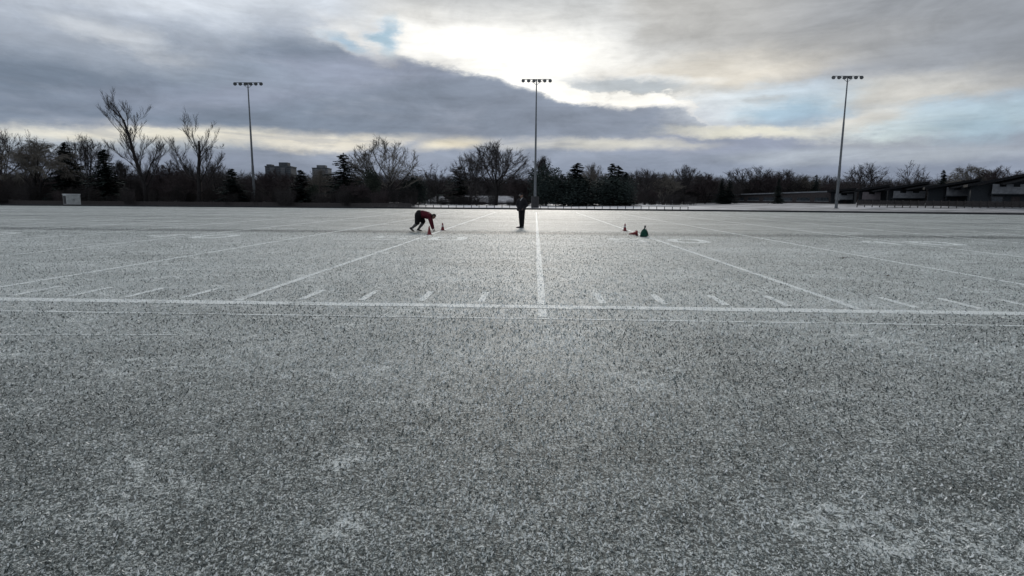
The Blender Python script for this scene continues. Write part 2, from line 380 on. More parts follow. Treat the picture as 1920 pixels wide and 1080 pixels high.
# painted lines: sheets above the turf, rough edges
rng = random.Random(5)
def strip(mb, x0, y0, x1, y1, wd, z=.004, step=.5):
    d = Vector((x1-x0, y1-y0)); L = d.length; d /= L; n_ = Vector((-d.y, d.x)); k = max(1, int(L/step)); vs = []
    for i in range(k+1):
        p = Vector((x0, y0))+d*(L*i/k); a = wd/2*(1+rng.uniform(-.16, .16)); b = wd/2*(1+rng.uniform(-.16, .16))
        vs += [(p.x+n_.x*a, p.y+n_.y*a, z), (p.x-n_.x*b, p.y-n_.y*b, z)]
    mb.add(vs, [(2*i, 2*i+1, 2*i+3, 2*i+2) for i in range(k)])
FAR = SIDE+59.4
YD = .9144
mb = MB()
for k in range(-14, 15):
    if k: strip(mb, XC+k*5*YD, SIDE+.17, XC+k*5*YD, FAR-.12, .13)
tag(mb.build('yard_lines', M_LINE), kind='structure')
mb = MB(); strip(mb, XC, SIDE+.17, XC, FAR-.12, .125); strip(mb, XC, SIDE-.75, XC, SIDE-.17, .12)
tag(mb.build('centre_line', M_LINE2), kind='structure')
mb = MB(); strip(mb, -70, SIDE, 70, SIDE, .26); strip(mb, -70, FAR, 70, FAR, .16)
tag(mb.build('sideline', M_LINE), kind='structure')
mb = MB(); strip(mb, -60, SIDE-.86, 60, SIDE-.86, .07)
tag(mb.build('bench_line', M_LINE3), kind='structure')
mb = MB()
for k in range(-60, 61):
    if k % 5: strip(mb, XC+k*YD, SIDE+.34, XC+k*YD, SIDE+1.28, .115, step=.2)
tag(mb.build('yard_ticks', M_LINE2), kind='structure')
# an old arc of another pitch, lower left
mb = MB(); q = [(-9.2, 5.2), (-8.2, 5.65), (-7.0, 6.0), (-5.6, 6.2), (-4.0, 6.3)]
for a, b in zip(q, q[1:]): strip(mb, a[0], a[1], b[0], b[1], .04, .004, .3)
tag(mb.build('old_arc_line', M_LINE3), kind='structure')

def digit(mb, ch, cx, y0, w_=1.45, h_=2.1, s=.32):
    def st(pts):
        for (a, b), (c, d) in zip(pts, pts[1:]):
            strip(mb, cx+(a-.5)*w_, y0+b*h_, cx+(c-.5)*w_, y0+d*h_, s, .004+.0012*(len(mb.f) % 2), .4)
    i = s/2/w_; j = s/2/h_
    if ch == '0':
        vs = []; n_ = 20
        for k in range(n_):
            a = 2*math.pi*k/n_; ca, sa = math.cos(a), math.sin(a); f = lambda v: math.copysign(abs(v)**.6, v)
            vs += [(cx+f(ca)*w_/2, y0+h_/2+f(sa)*h_/2, .004), (cx+f(ca)*(w_/2-s*1.15), y0+h_/2+f(sa)*(h_/2-s*1.1), .004)]
        mb.add(vs, [(2*k, (2*k+2) % (2*n_), (2*k+3) % (2*n_), 2*k+1) for k in range(n_)])
    if ch == '5': st([(.95, 1-j), (i, 1-j), (i, .58), (.75, .58), (1-i, .42), (1-i, .2), (.75, j), (.05, j)])
    if ch == '4': st([(.78, 0), (.78, 1), (i, .38), (1, .38)])
    if ch == '3': st([(.05, 1-j), (.75, 1-j), (1-i, .82), (1-i, .62), (.4, .52), (1-i, .42), (1-i, .18), (.75, j), (.05, j)])
    if ch == '2': st([(.05, 1-j), (.75, 1-j), (1-i, .82), (1-i, .62), (i, .2), (i, j), (1, j)])
mb, mb5 = MB(), MB()
for k, ch in ((-1, '5'), (1, '5'), (-3, '4'), (3, '4'), (-5, '3'), (5, '3'), (-7, '2'), (7, '2')):
    x = XC+k*5*YD; digit(mb5, ch, x-1.12, 21.5); digit(mb, '0', x+1.12, 21.5)
tag(mb.build('yard_numbers', M_LINE2), kind='structure'); tag(mb5.build('yard_numbers', M_LINE3), kind='structure')

# frosted tufts and dark blades standing out of the turf: nobody could count them, one object
def tufts():
    r = np.random.default_rng(3); n_ = 520000
    y = 1.5 + 27*r.random(n_)**2.05; x = (r.random(n_)-.5)*2*(y*.95+1.3)
    q = r.random(n_)
    def vn(px, py):                                     # smooth value noise, a few metres across
        g = r.random((80, 80)); i, j = np.floor(px).astype(int) % 79, np.floor(py).astype(int) % 79; fx, fy = px-np.floor(px), py-np.floor(py)
        fx, fy = fx*fx*(3-2*fx), fy*fy*(3-2*fy); return (g[i, j]*(1-fx)+g[i+1, j]*fx)*(1-fy)+(g[i, j+1]*(1-fx)+g[i+1, j+1]*fx)*fy
    pw = .37+.15*np.clip((y-2)/6, 0, 1)+.55*(vn(x*.55+40, y*.8)-.5)+.40*(vn(x*2.1+40, y*2.6)-.5)
    kind = np.where(q < pw, 1, np.where(q < pw+.20, 2, 0)).astype(np.int32)
    u_ = (x-XC)/YD; near = lambda q_, hw: np.abs(q_-np.round(q_)) < hw
    line = (np.abs(y-SIDE) < .125) | (np.abs(y-SIDE+.86) < .035) | ((np.abs(x-XC) < .06) & (y > SIDE-.75)) | (near(u_/5, .065/4.572) & (y > SIDE)) | (near(u_, .055/.9144) & (y > SIDE+.34) & (y < SIDE+1.28))
    kind = np.where(line & (r.random(n_) < .70), 3, kind).astype(np.int32)
    big_ = r.random(n_)**2.2
    sc = np.clip(.30+.10*y, .45, 1); h = (.006+.020*big_)*sc; w_ = np.where(kind == 0, .0025+.006*big_, .004+.010*big_)*sc; a = r.random(n_)*6.283; b = r.random(n_)*6.283; l = h*(.2+.9*r.random(n_))
    cx, sy = np.cos(a)*w_, np.sin(a)*w_; v = np.zeros((n_, 4, 3))
    v[:, 0] = np.c_[x-cx*.6, y-sy*.6, 0*h+.0008]; v[:, 1] = np.c_[x+cx*.6, y+sy*.6, 0*h+.0008]
    tx, ty = x+np.cos(b)*l, y+np.sin(b)*l
    v[:, 2] = np.c_[tx+cx*(.2+r.random(n_)*.7), ty+sy*(.2+r.random(n_)*.7), h*(.6+.4*r.random(n_))]; v[:, 3] = np.c_[tx-cx*.5, ty-sy*.5, h]
    me = bpy.data.meshes.new('turf_grass'); me.vertices.add(n_*4); me.vertices.foreach_set('co', v.ravel())
    me.loops.add(n_*4); me.loops.foreach_set('vertex_index', np.arange(n_*4)); me.polygons.add(n_)
    me.polygons.foreach_set('loop_start', np.arange(n_)*4); me.polygons.foreach_set('loop_total', np.full(n_, 4))
    me.materials.append(simple('green_black_blades', (.015, .022, .021), (.05, .065, .06), 25, .6, .3, 0))
    me.materials.append(simple('frosted_blades', (.66, .70, .69), (.90, .91, .90), 25, .6, .3, 0))
    me.materials.append(simple('half_frosted_blades', (.16, .19, .185), (.34, .37, .365), 25, .6, .3, 0))
    me.materials.append(simple('white_painted_blades', (.80, .82, .82), (.92, .93, .93), 25, .6, .3, 0))
    me.polygons.foreach_set('material_index', kind); me.update()
    tag(link('turf_grass', me), kind='stuff')
tufts()

# ------------------------------------------------------------------ tree makers (unit height, base at the origin)
def bare_tree(seed, limbs=26, form='vase', stems=1, r0=.024, dens=1.0, rt=.0013, zc=.60, rx=.42, low=.12, curl=.0, ragged=.16):
    "unit-high bare tree: limbs fan out to a ragged dome, each carrying laterals and upswept twigs"
    rr = random.Random(seed); big, fine = MB(), MB(); rz = 1-zc
    forks = []
    for k in range(stems):
        a = k*6.283/stems+rr.random(); t0 = 0 if stems == 1 else .10
        top = Vector((math.cos(a)*t0, math.sin(a)*t0, rr.uniform(.34, .46) if stems == 1 else rr.uniform(.26, .40)))
        mid = top*.5+Vector((rr.gauss(0, .012), rr.gauss(0, .012), 0)); rb = r0 if stems == 1 else r0*.72
        big.tube([(0, 0, -.01), mid, top], [rb, rb*.85, rb*.62], 8, cap=False); forks.append((mid, top, rb))
    def curve(p0, p1, p2, n): return [p0*(1-t)**2+p1*2*t*(1-t)+p2*t*t for t in [i/n for i in range(n+1)]]
    def env(az, el, k): return Vector((math.cos(az)*math.cos(el)*rx*k, math.sin(az)*math.cos(el)*rx*k, zc+math.sin(el)*rz*k))
    def limb(p0, p2, ra, n, rend, target):
        dist = (p2-p0).length; out = Vector((p2.x-p0.x, p2.y-p0.y, 0))
        p1 = p0.lerp(p2, .5) + (Vector((0, 0, -.06*dist))+out*.10 if form != 'weep' else Vector((0, 0, .22*dist)))
        if form == 'upright': p1 -= out*.05
        P_ = curve(p0, p1, p2, n); P_ = [P_[0]]+[p+Vector((rr.gauss(0, .005+curl), rr.gauss(0, .005+curl), rr.gauss(0, .004))) for p in P_[1:]]
        rad = [max(rend, ra+(rend-ra)*(j/n)**.8) for j in range(n+1)]; target.tube(P_, rad, 5 if target is big else 3, cap=False); return P_, rad, dist
    nprim = max(5, limbs//6)
    for i in range(nprim):
        mid, top, rb = forks[i % stems]; t = rr.uniform(-.3, 1.0)
        p0 = mid.lerp(top, max(0, t)) if t > 0 else Vector((0, 0, 0)).lerp(mid, 1+t)
        az = (i*2.39996+rr.gauss(0, .3)); sn = rr.uniform(.15 if form != 'weep' else .0, 1)**(1 if form != 'upright' else .6); el = math.asin(min(1, sn))
        p2 = env(az, el, rr.uniform(.62, .85)); p2.z = max(p2.z, p0.z+.05)
        P_, rad, D_ = limb(p0, p2, rb*rr.uniform(.36, .58), 7, rt*3, big)
        nsec = max(4, limbs//nprim+1)
        for _s in range(nsec+2):
            f = rr.uniform(.25, 1.0); q = min(6, int(f*7)); s0 = P_[q].lerp(P_[q+1], f*7-q)
            el2 = min(1.5, max(-.45 if form != 'upright' else .2, el+rr.gauss(-.05, .48))); az2 = az+rr.gauss(0, .50)/max(.35, math.cos(el2))
            e2_ = env(az2, el2, 1+rr.uniform(-ragged, ragged*.35)); e2_.z = max(e2_.z, s0.z*.75)
            if (e2_-s0).length > .42: e2_ = s0+(e2_-s0).normalized()*.42
            Q_, rq, D2 = limb(s0, e2_, max(rt*2.5, rad[q]*.55), 6, rt*1.3, fine)
            for j in range(max(5, int(D2*62*dens))):
                g = .12+.88*rr.random()**.8; u_ = min(5, int(g*6)); p = Q_[u_].lerp(Q_[u_+1], g*6-u_); d = (Q_[u_+1]-Q_[u_]).normalized()
                e = (d*1.0+Vector((rr.gauss(0, .45), rr.gauss(0, .45), rr.gauss(.12 if form != 'weep' else -.3, .35)))).normalized()
                L = rr.uniform(.04, .12)*(1.2-.4*g); m_ = p+e*L*.5; e2 = (e+Vector((rr.gauss(0, .2), rr.gauss(0, .2), .14 if form != 'weep' else -.5))).normalized(); q2 = m_+e2*L*.5
                fine.tube([p, m_, q2], [rt*1.5, rt*1.2, rt*.8], 3, cap=False)
                for _ in range(int(4*dens+.5)):
                    h = rr.uniform(.1, 1); s1 = p.lerp(m_, h*2) if h < .5 else m_.lerp(q2, h*2-1)
                    e3 = (e2*.9+Vector((rr.gauss(0, .5), rr.gauss(0, .5), rr.gauss(.1, .35) if form != 'weep' else rr.gauss(-.6, .35)))).normalized()
                    fine.tube([s1, s1+e3*rr.uniform(.018, .05)], [rt, rt*.6], 3, cap=False)
    zmax = sorted(v[2] for v in fine.v)[int(len(fine.v)*.998)]
    xw = sorted(abs(v[0]) for v in fine.v)[int(len(fine.v)*.975)]
    for b in (big, fine): b.v = [(x/zmax, y/zmax, z/zmax) for x, y, z in b.v]
    return big, fine, xw/zmax

def conifer(seed, wid=.22, whorls=34, dens=1.0, skirt=.03, power=.85, droop=.35):
    rr = random.Random(seed); tr, fo = MB(), MB()
    tr.tube([(0, 0, 0), (0, 0, .5), (0, 0, .985)], [.016, .010, .002], 7)
    for i in range(whorls):
        z = skirt+(1-skirt-.01)*(i/whorls)**.92; R_ = wid*((1-z)**power)*rr.uniform(.72, 1.1)+.012
        nb = int(7+5*(1-z))
        for k in range(nb):
            if rr.random() < .10: continue
            a = rr.random()*6.283; L = R_*rr.uniform(.5, 1.3); zz = z+rr.uniform(-.03, .03)
            dirx, diry = math.cos(a), math.sin(a); ns = max(4, int(L*85*dens)); tilt = rr.uniform(-.1, .25)
            for j in range(ns):
                f = (j+1)/ns; q = Vector((dirx*L*f, diry*L*f, zz-droop*L*f*f+tilt*L*f*.4+ (.10*L*f**4)))
                for s_ in (-1, 1):
                    b = a+s_*rr.uniform(.5, 1.3); l = rr.uniform(.016, .036)*(1.25-f*.5); h = rr.uniform(-.012, .006)
                    e_ = q+Vector((math.cos(b)*l, math.sin(b)*l, h)); wv = Vector((-math.sin(b), math.cos(b), rr.uniform(-.9, .9)))*.010
                    fo.add([q-wv, q+wv, e_+wv*.3, e_-wv*.3], [(0, 1, 2, 3)])
    # leader
    for j in range(26):
        q = Vector((0, 0, .93+.065*rr.random())); b = rr.random()*6.28; l = .016*(1.06-q.z)*9
        fo.add([q, q+Vector((0, 0, .012)), q+Vector((math.cos(b)*l, math.sin(b)*l, rr.uniform(0, .012)))], [(0, 1, 2)])
    return tr, fo, wid*.85

def leafy_mass(seed, wid=.4, n=5200, lobes=9, base=.03):
    "dense evergreen crown of several lobes built from small sprays, ragged top"
    rr = random.Random(seed); tr, fo = MB(), MB()
    tr.tube([(0, 0, 0), (0, 0, .6)], [.02, .008], 6)
    L = [(rr.uniform(-.55, .55)*wid, rr.uniform(-.5, .5)*wid, rr.uniform(.30, .80), rr.uniform(.38, .62)*wid) for _ in range(lobes)] + [(0, 0, .62, wid*.6), (0, 0, .30, wid*.8), (0, 0, .15, wid*.85)]
    tops = [(x, y, min(1, z+r_*rr.uniform(1.0, 1.7))) for x, y, z, r_ in L]
    for x, y, z in tops: tr.tube([(0, 0, .2), (x*.8, y*.8, z-.08)], [.008, .003], 4)
    for _ in range(n):
        i = rr.randrange(len(L)); x, y, z, r_ = L[i]; d = Vector((rr.gauss(0, 1), rr.gauss(0, 1), rr.gauss(0, 1))).normalized(); k = rr.random()**.35
        taper = 1-max(0, d.z)*.35; q = Vector((x+d.x*r_*k*taper, y+d.y*r_*k*taper, z+d.z*r_*k*1.45))
        if q.z < base or q.z > 1: continue
        b = Vector((rr.gauss(0, 1), rr.gauss(0, 1), rr.gauss(.4, .8))).normalized()*rr.uniform(.015, .034); wv = b.orthogonal().normalized()*.012
        fo.add([q-wv, q+wv, q+b+wv*.4, q+b-wv*.4], [(0, 1, 2, 3)])
    return tr, fo, wid

def thicket_mesh(seed, n=40, spread=1.0):
    "many thin bare stems, unit height, radius = spread"
    rr = random.Random(seed); fo = MB()
    for _ in range(n):
        a = rr.random()*6.283; r_ = spread*.55*math.sqrt(rr.random()); p = Vector((math.cos(a)*r_, math.sin(a)*r_, 0))
        H = rr.uniform(.55, 1.0)*(1-.35*(r_/spread)**2); d = Vector((math.cos(a)*rr.uniform(0, .5)*spread, math.sin(a)*rr.uniform(0, .5)*spread, 1)).normalized()
        q = p
        for k in range(5):
            d2 = (d+Vector((rr.gauss(0, .14), rr.gauss(0, .14), .05))).normalized(); q2 = q+d2*H/5
            fo.tube([q, q2], [.007*(1-k*.17), .007*(.83-k*.17)], 3, cap=False); q, d = q2, d2
            for j in range(7):
                b = Vector((rr.gauss(0, 1), rr.gauss(0, 1), abs(rr.gauss(.6, .6)))).normalized(); e_ = q+b*rr.uniform(.06, .17)
                fo.tube([q, e_], [.0028, .0018], 3, cap=False)
                for _k in range(2):
                    b2 = (b+Vector((rr.gauss(0, .6), rr.gauss(0, .6), rr.gauss(.2, .5)))).normalized(); m_ = q.lerp(e_, rr.uniform(.4, 1))
                    fo.tube([m_, m_+b2*rr.uniform(.03, .09)], [.0018, .0012], 3, cap=False)
    return fo

# library of tree meshes: each entry (trunk mesh, crown mesh, half width)
LIB = {}
def lib(key, maker, bark, crown):
    big, fine, hw = maker; LIB[key] = (big.mesh('trunk', bark, True), fine.mesh('crown', crown), hw)
lib('maple', bare_tree(11, 58, zc=.56, rx=.45, ragged=.10, rt=.0011), M_BARK, M_TWIG)
lib('maple2', bare_tree(24, 46, zc=.54, rx=.42, ragged=.14, rt=.0011), M_BARK, M_TWIG)
lib('fan', bare_tree(31, 56, stems=4, r0=.034, zc=.52, rx=.46, ragged=.12, dens=.9, rt=.0011), M_BARK, M_TWIG_PALE)
lib('fan2', bare_tree(47, 46, stems=3, r0=.028, zc=.55, rx=.44, ragged=.12, rt=.0011), M_BARK, M_TWIG)
lib('poplar', bare_tree(53, 44, 'upright', zc=.50, rx=.24, rt=.0011), M_BARK, M_TWIG)
lib('sparse', bare_tree(61, 20, zc=.52, rx=.36, dens=.7, ragged=.25, rt=.0014), M_BARK, M_TWIG)
lib('pale', bare_tree(73, 40, 'upright', stems=3, r0=.02, zc=.50, rx=.30, rt=.0011), M_TWIG_PALE, M_TWIG_PALE)
lib('willow', bare_tree(83, 54, 'weep', stems=2, r0=.026, zc=.58, rx=.44, dens=1.3, ragged=.08), M_BARK, M_TWIG_PALE)
lib('reddish', bare_tree(97, 54, stems=3, r0=.018, zc=.48, rx=.42, dens=1.2, ragged=.10, rt=.0012), M_BARK, M_TWIG_RED)
lib('spruce', conifer(5, .24, 38, 1.3), M_BARK, M_NEEDLE)
lib('spruce2', conifer(8, .20, 36, 1.3), M_BARK, M_NEEDLE)
lib('broad_spruce', conifer(15, .33, 30, 1.1, power=.7, droop=.25), M_BARK, M_NEEDLE)
lib('cedar', leafy_mass(21, .36), M_BARK, M_CEDAR)
lib('pines', leafy_mass(28, .40, 5600, 12), M_BARK, M_NEEDLE)

def tree(kind, px, top, width, Y, name, label, cat='tree', group=None, rz=0, base_z=None):
    "px, top, width in photo pixels; stands on the ground at world distance Y"
    p = at(px, 380, Y); gz = ground_z(p.x, Y) if base_z is None else base_z
    q = at(px, top, Y); H = q.z-gz; width = width*(1.22 if 'spruce' in kind else 1.08 if kind in ('pines', 'cedar') else 1); W_ = abs(at(px+width/2, 380, Y).x-at(px-width/2, 380, Y).x)
    trm, crm, hw = LIB[kind]; s_ = W_/(2*hw)
    o = empty(name, (p.x, Y, gz-.05), label, cat, group, rz, (s_, s_, H))
    link('trunk', trm, o); link('crown', crm, o); return o

# ------------------------------------------------------------------ the two tall half dead trees on the left
def hero_tree(name, label, px, Y, limbs, seed, wood, base_r, levels=3):
    "limbs: lists of photo-pixel points (relative shape of a main limb) with start and end radius"
    rr = random.Random(seed); b = at(px, 380, Y); gz = ground_z(b.x, Y); o = empty(name, (b.x, Y, gz), label, 'tree', wood)
    big, fine = MB(), MB()
    def L(pt, dy): 
        q = at(pt[0], pt[1], Y); return Vector((q.x-b.x, dy, q.z-gz))
    def twigs(p, d, L_, r, lev):
        if lev == 0: return
        q = p; k = 4
        for i in range(k):
            d = (d+Vector((rr.gauss(0, .07), rr.gauss(0, .07), .07))).normalized(); q2 = q+d*L_/k
            fine.tube([q, q2], [max(.011, r*(1-i/k*.7)), max(.009, r*(1-(i+1)/k*.7))], 3, cap=False); q = q2
            for _ in range(2 if lev > 1 else 3):
                e_ = (d*1.0+Vector((rr.gauss(0, .45), rr.gauss(0, .45), rr.gauss(.15, .2)))).normalized()
                twigs(q, e_, L_*rr.uniform(.35, .6), r*.5, lev-1)
    for pts, ra, rb, dens in limbs:
        pts = [(x_, 388-(388-y_)*.94) for x_, y_ in pts]; ra = ra if ra >= base_r*.8 else ra*.7; dens *= 1.25
        dy = rr.uniform(-1.2, 1.2) if ra < base_r else 0
        P_ = [L(p, dy*i/len(pts)) for i, p in enumerate(pts)]; n_ = len(P_)
        rad = [ra+(rb-ra)*i/(n_-1) for i in range(n_)]; big.tube(P_, rad, 8)
        for i in range(n_-1):
            d = P_[i+1]-P_[i]; c_ = max(1, int(d.length*dens*1.5))
            for j in range(c_):
                s_ = P_[i]+d*rr.random(); e_ = (d.normalized()*1.0+Vector((rr.gauss(0, .42), rr.gauss(0, .42), rr.gauss(.25, .2)))).normalized()
                if i > 0 or ra < base_r: twigs(s_, e_, rr.uniform(.9, 2.3)*(1 if ra < base_r else .7), max(.016, rad[i]*.16), levels)
    big.build('trunk', M_BARK, o, smooth=True); fine.build('crown', M_TWIG, o); return o
hero_tree('bare_tree', 'tallest bare tree, its dark trunk leaning left high above the bushes', 276, 92, [
    ([(276, 388), (272, 345), (262, 315), (252, 280), (245, 250), (236, 220), (228, 204), (221, 192), (218, 182)], .34, .03, .5),
    ([(246, 254), (236, 238), (226, 222), (214, 208), (207, 201), (202, 195)], .12, .025, .9),
    ([(234, 216), (222, 207), (211, 199), (205, 192)], .10, .02, .9),
    ([(254, 288), (240, 265), (228, 240), (212, 220), (202, 204)], .10, .02, .6),
    ([(240, 232), (238, 210), (237, 196)], .09, .02, 1.2),
    ([(248, 258), (254, 240), (251, 225), (255, 212)], .08, .02, 1.2),
    ([(272, 345), (262, 325), (246, 305), (228, 290), (205, 276)], .14, .02, 1.0),
    ([(272, 340), (278, 310), (286, 290), (290, 268)], .15, .025, 1.5),
    ([(275, 350), (284, 325), (294, 300), (298, 280)], .13, .02, 1.4),
    ([(262, 315), (264, 290), (270, 270), (268, 258)], .10, .02, 1.5),
    ([(258, 305), (246, 285), (240, 268)], .10, .02, 1.3)], 4, None, .42)
hero_tree('bare_tree', 'tall bare tree with a broken stub top and one branch reaching right', 375, 92, [
    ([(374, 388), (374, 350), (372, 320), (374, 285), (373, 256)], .40, .15, .35),
    ([(373, 300), (368, 275), (361, 255), (358, 240), (357, 226)], .13, .02, .9),
    ([(362, 262), (353, 246), (347, 235), (346, 226)], .08, .02, 1.0),
    ([(374, 285), (381, 268), (390, 250), (392, 235)], .11, .02, .9),
    ([(375, 290), (388, 275), (400, 268), (411, 272)], .10, .02, .7),
    ([(374, 345), (360, 325), (346, 305), (333, 285), (326, 270)], .13, .02, 1.3),
    ([(374, 335), (352, 330), (335, 310), (322, 295)], .09, .02, 1.3),
    ([(375, 340), (385, 320), (392, 300), (398, 285)], .12, .02, 1.4),
    ([(374, 310), (380, 295), (384, 280)], .10, .02, 1.2),
    ([(378, 360), (390, 350), (394, 335), (404, 315), (414, 300)], .13, .02, 1.2)], 9, None, .40)

# ------------------------------------------------------------------ other trees: kind, px, top, width, Y, name, label
G_ = 'bare deciduous trees in the treeline'
TREES = [
 ('maple2', 8, 240, 90, 150, 'bare_tree', 'hazy tall bare tree cut off by the left edge'),
 ('willow', 78, 262, 125, 98, 'willow_tree', 'wide drooping brownish willow at the far left'),
 ('sparse', 62, 242, 44, 125, 'bare_tree', 'thin bare treetop poking above the brownish willow'),
 ('spruce2', 132, 266, 58, 100, 'spruce_tree', 'dark ragged spruce directly behind the pale metal cabinet'),
 ('maple', 172, 254, 84, 112, 'bare_tree', 'bare round-topped tree between the ragged spruce and the leaning tree'),
 ('spruce', 202, 280, 62, 98, 'spruce_tree', 'broad dark spruce left of the leaning tree'),
 ('poplar', 232, 300, 50, 108, 'bare_tree', 'low bare tree just right of the broad dark spruce'),
 ('reddish', 322, 300, 80, 100, 'bare_tree', 'reddish bare tree between the two tallest bare trees'),
 ('reddish', 345, 318, 60, 95, 'bare_tree', 'smaller reddish bare tree at the foot of the stub-topped tree'),
 ('maple', 406, 302, 60, 112, 'bare_tree', 'bare tree with fine twigs just left of the small dark spruce'),
 ('spruce', 438, 316, 52, 92, 'spruce_tree', 'small dark spruce left of the first floodlight mast'),
 ('sparse', 462, 318, 44, 118, 'bare_tree', 'thin bare tree right behind the small dark spruce'),
 ('reddish', 514, 318, 98, 104, 'bare_tree', 'low round brown tree in front of the dark apartment tower'),
 ('spruce2', 567, 318, 50, 95, 'spruce_tree', 'narrow dark spruce between the two apartment towers'),
 ('cedar', 585, 345, 26, 95, 'cedar_tree', 'short dark cedar right beside the narrow spruce'),
 ('pale', 604, 316, 50, 112, 'bare_tree', 'pale bare tree in front of the lighter apartment tower'),
 ('broad_spruce', 647, 286, 74, 100, 'spruce_tree', 'big dark blue-green spruce left of the fan-shaped tree'),
 ('fan', 722, 258, 132, 104, 'bare_tree', 'large fan-shaped bare tree with pale branches'),
 ('cedar', 703, 318, 40, 97, 'cedar_tree', 'dark column of cedar in front of the fan-shaped tree'),
 ('reddish', 664, 342, 60, 94, 'bare_tree', 'low purplish bare tree at the foot of the big spruce'),
 ('pines', 776, 318, 66, 112, 'evergreen_tree', 'dull brown-green evergreen right of the fan-shaped tree'),
 ('sparse', 820, 306, 64, 150, 'bare_tree', 'sparse bare tree above the small snowy roof'),
 ('broad_spruce', 862, 310, 64, 140, 'evergreen_tree', 'dark evergreen left of the long snowy roof'),
 ('maple2', 880, 288, 74, 132, 'bare_tree', 'bare tree leaning against the left side of the great round tree'),
 ('maple', 930, 264, 112, 126, 'bare_tree', 'great round bare tree above the long snowy roof'),
 ('fan2', 894, 340, 34, 116, 'bare_tree', 'small multi-stemmed bare tree in front of the long snowy roof'),
 ('reddish', 976, 336, 60, 128, 'bare_tree', 'low dark bare tree behind the standing person'),
 ('pines', 1024, 300, 70, 122, 'evergreen_tree', 'dark evergreen immediately right of the middle floodlight mast'),
 ('poplar', 1016, 292, 50, 135, 'bare_tree', 'feathery bare tree over the evergreen at the middle mast'),
 ('spruce2', 1081, 305, 66, 120, 'evergreen_tree', 'pointed dark evergreen in the middle of the dark clump'),
 ('pines', 1066, 320, 108, 116, 'evergreen_tree', 'broad dark evergreen at the foot of the pointed one'),
 ('pale', 1110, 306, 62, 135, 'bare_tree', 'pale bare tree between the two dark evergreen clumps'),
 ('spruce', 1146, 306, 52, 118, 'evergreen_tree', 'taller left spire of the dark twin evergreens'),
 ('spruce2', 1158, 310, 48, 120, 'evergreen_tree', 'middle spire of the dark twin evergreens'),
 ('pines', 1150, 321, 96, 115, 'evergreen_tree', 'dense dark evergreen skirt below the twin spires'),
 ('spruce', 1172, 322, 34, 118, 'evergreen_tree', 'short right-hand spire of the dark evergreen clump'),
 ('maple2', 1208, 316, 70, 135, 'bare_tree', 'grey-brown bare tree just right of the dark evergreens'),
 ('pale', 1244, 324, 60, 140, 'bare_tree', 'pale bare tree above the little house roof'),
 ('maple', 1282, 309, 58, 145, 'bare_tree', 'upright bare tree with a taller crown right of the little house'),
 ('reddish', 1322, 324, 74, 150, 'bare_tree', 'round bare tree above the left end of the long low building'),
 ('spruce2', 1352, 334, 22, 140, 'spruce_tree', 'left one of two small dark spruces above the low building'),
 ('spruce2', 1366, 337, 24, 140, 'spruce_tree', 'right one of two small dark spruces above the low building'),
 ('maple2', 1404, 312, 92, 165, 'bare_tree', 'wide bare tree right of the two small spruces'),
 ('reddish', 1442, 322, 66, 160, 'bare_tree', 'brownish bare tree left of the lone little spruce'),
 ('spruce', 1458, 334, 20, 130, 'spruce_tree', 'lone little dark spruce against the low building'),
 ('maple', 1474, 317, 70, 165, 'bare_tree', 'brownish round-crowned bare tree right of the lone little spruce'),
 ('pale', 1508, 328, 66, 160, 'bare_tree', 'pale yellowish bare tree left of the dark pointed evergreen'),
 ('broad_spruce', 1527, 326, 20, 155, 'evergreen_tree', 'dark pointed evergreen left of the right-hand mast'),
 ('maple2', 1550, 328, 50, 170, 'bare_tree', 'small hazy bare tree next to the right-hand mast'),
 ('fan2', 1620, 305, 72, 175, 'bare_tree', 'umbrella-shaped bare tree right of the right-hand mast'),
 ('sparse', 1706, 300, 56, 165, 'bare_tree', 'sparse spiky bare tree over the dark roofs'),
 ('spruce2', 1763, 318, 24, 160, 'spruce_tree', 'small thin spruce peeping over the dark roofs'),
 ('willow', 1812, 310, 74, 170, 'bare_tree', 'low bushy bare tree over the third dark roof'),
 ('reddish', 1868, 312, 90, 165, 'bare_tree', 'wide hazy bare tree above the last dark roof'),
 ('maple', 1915, 322, 60, 160, 'bare_tree', 'low bare tree at the right edge above the last roof'),
]
for i, (k, px, top, wd, Y, nm, lb) in enumerate(TREES):
    tree(k, px, top, wd, Y, nm, lb, 'tree', None, rz=(i*2.399) % 6.283)

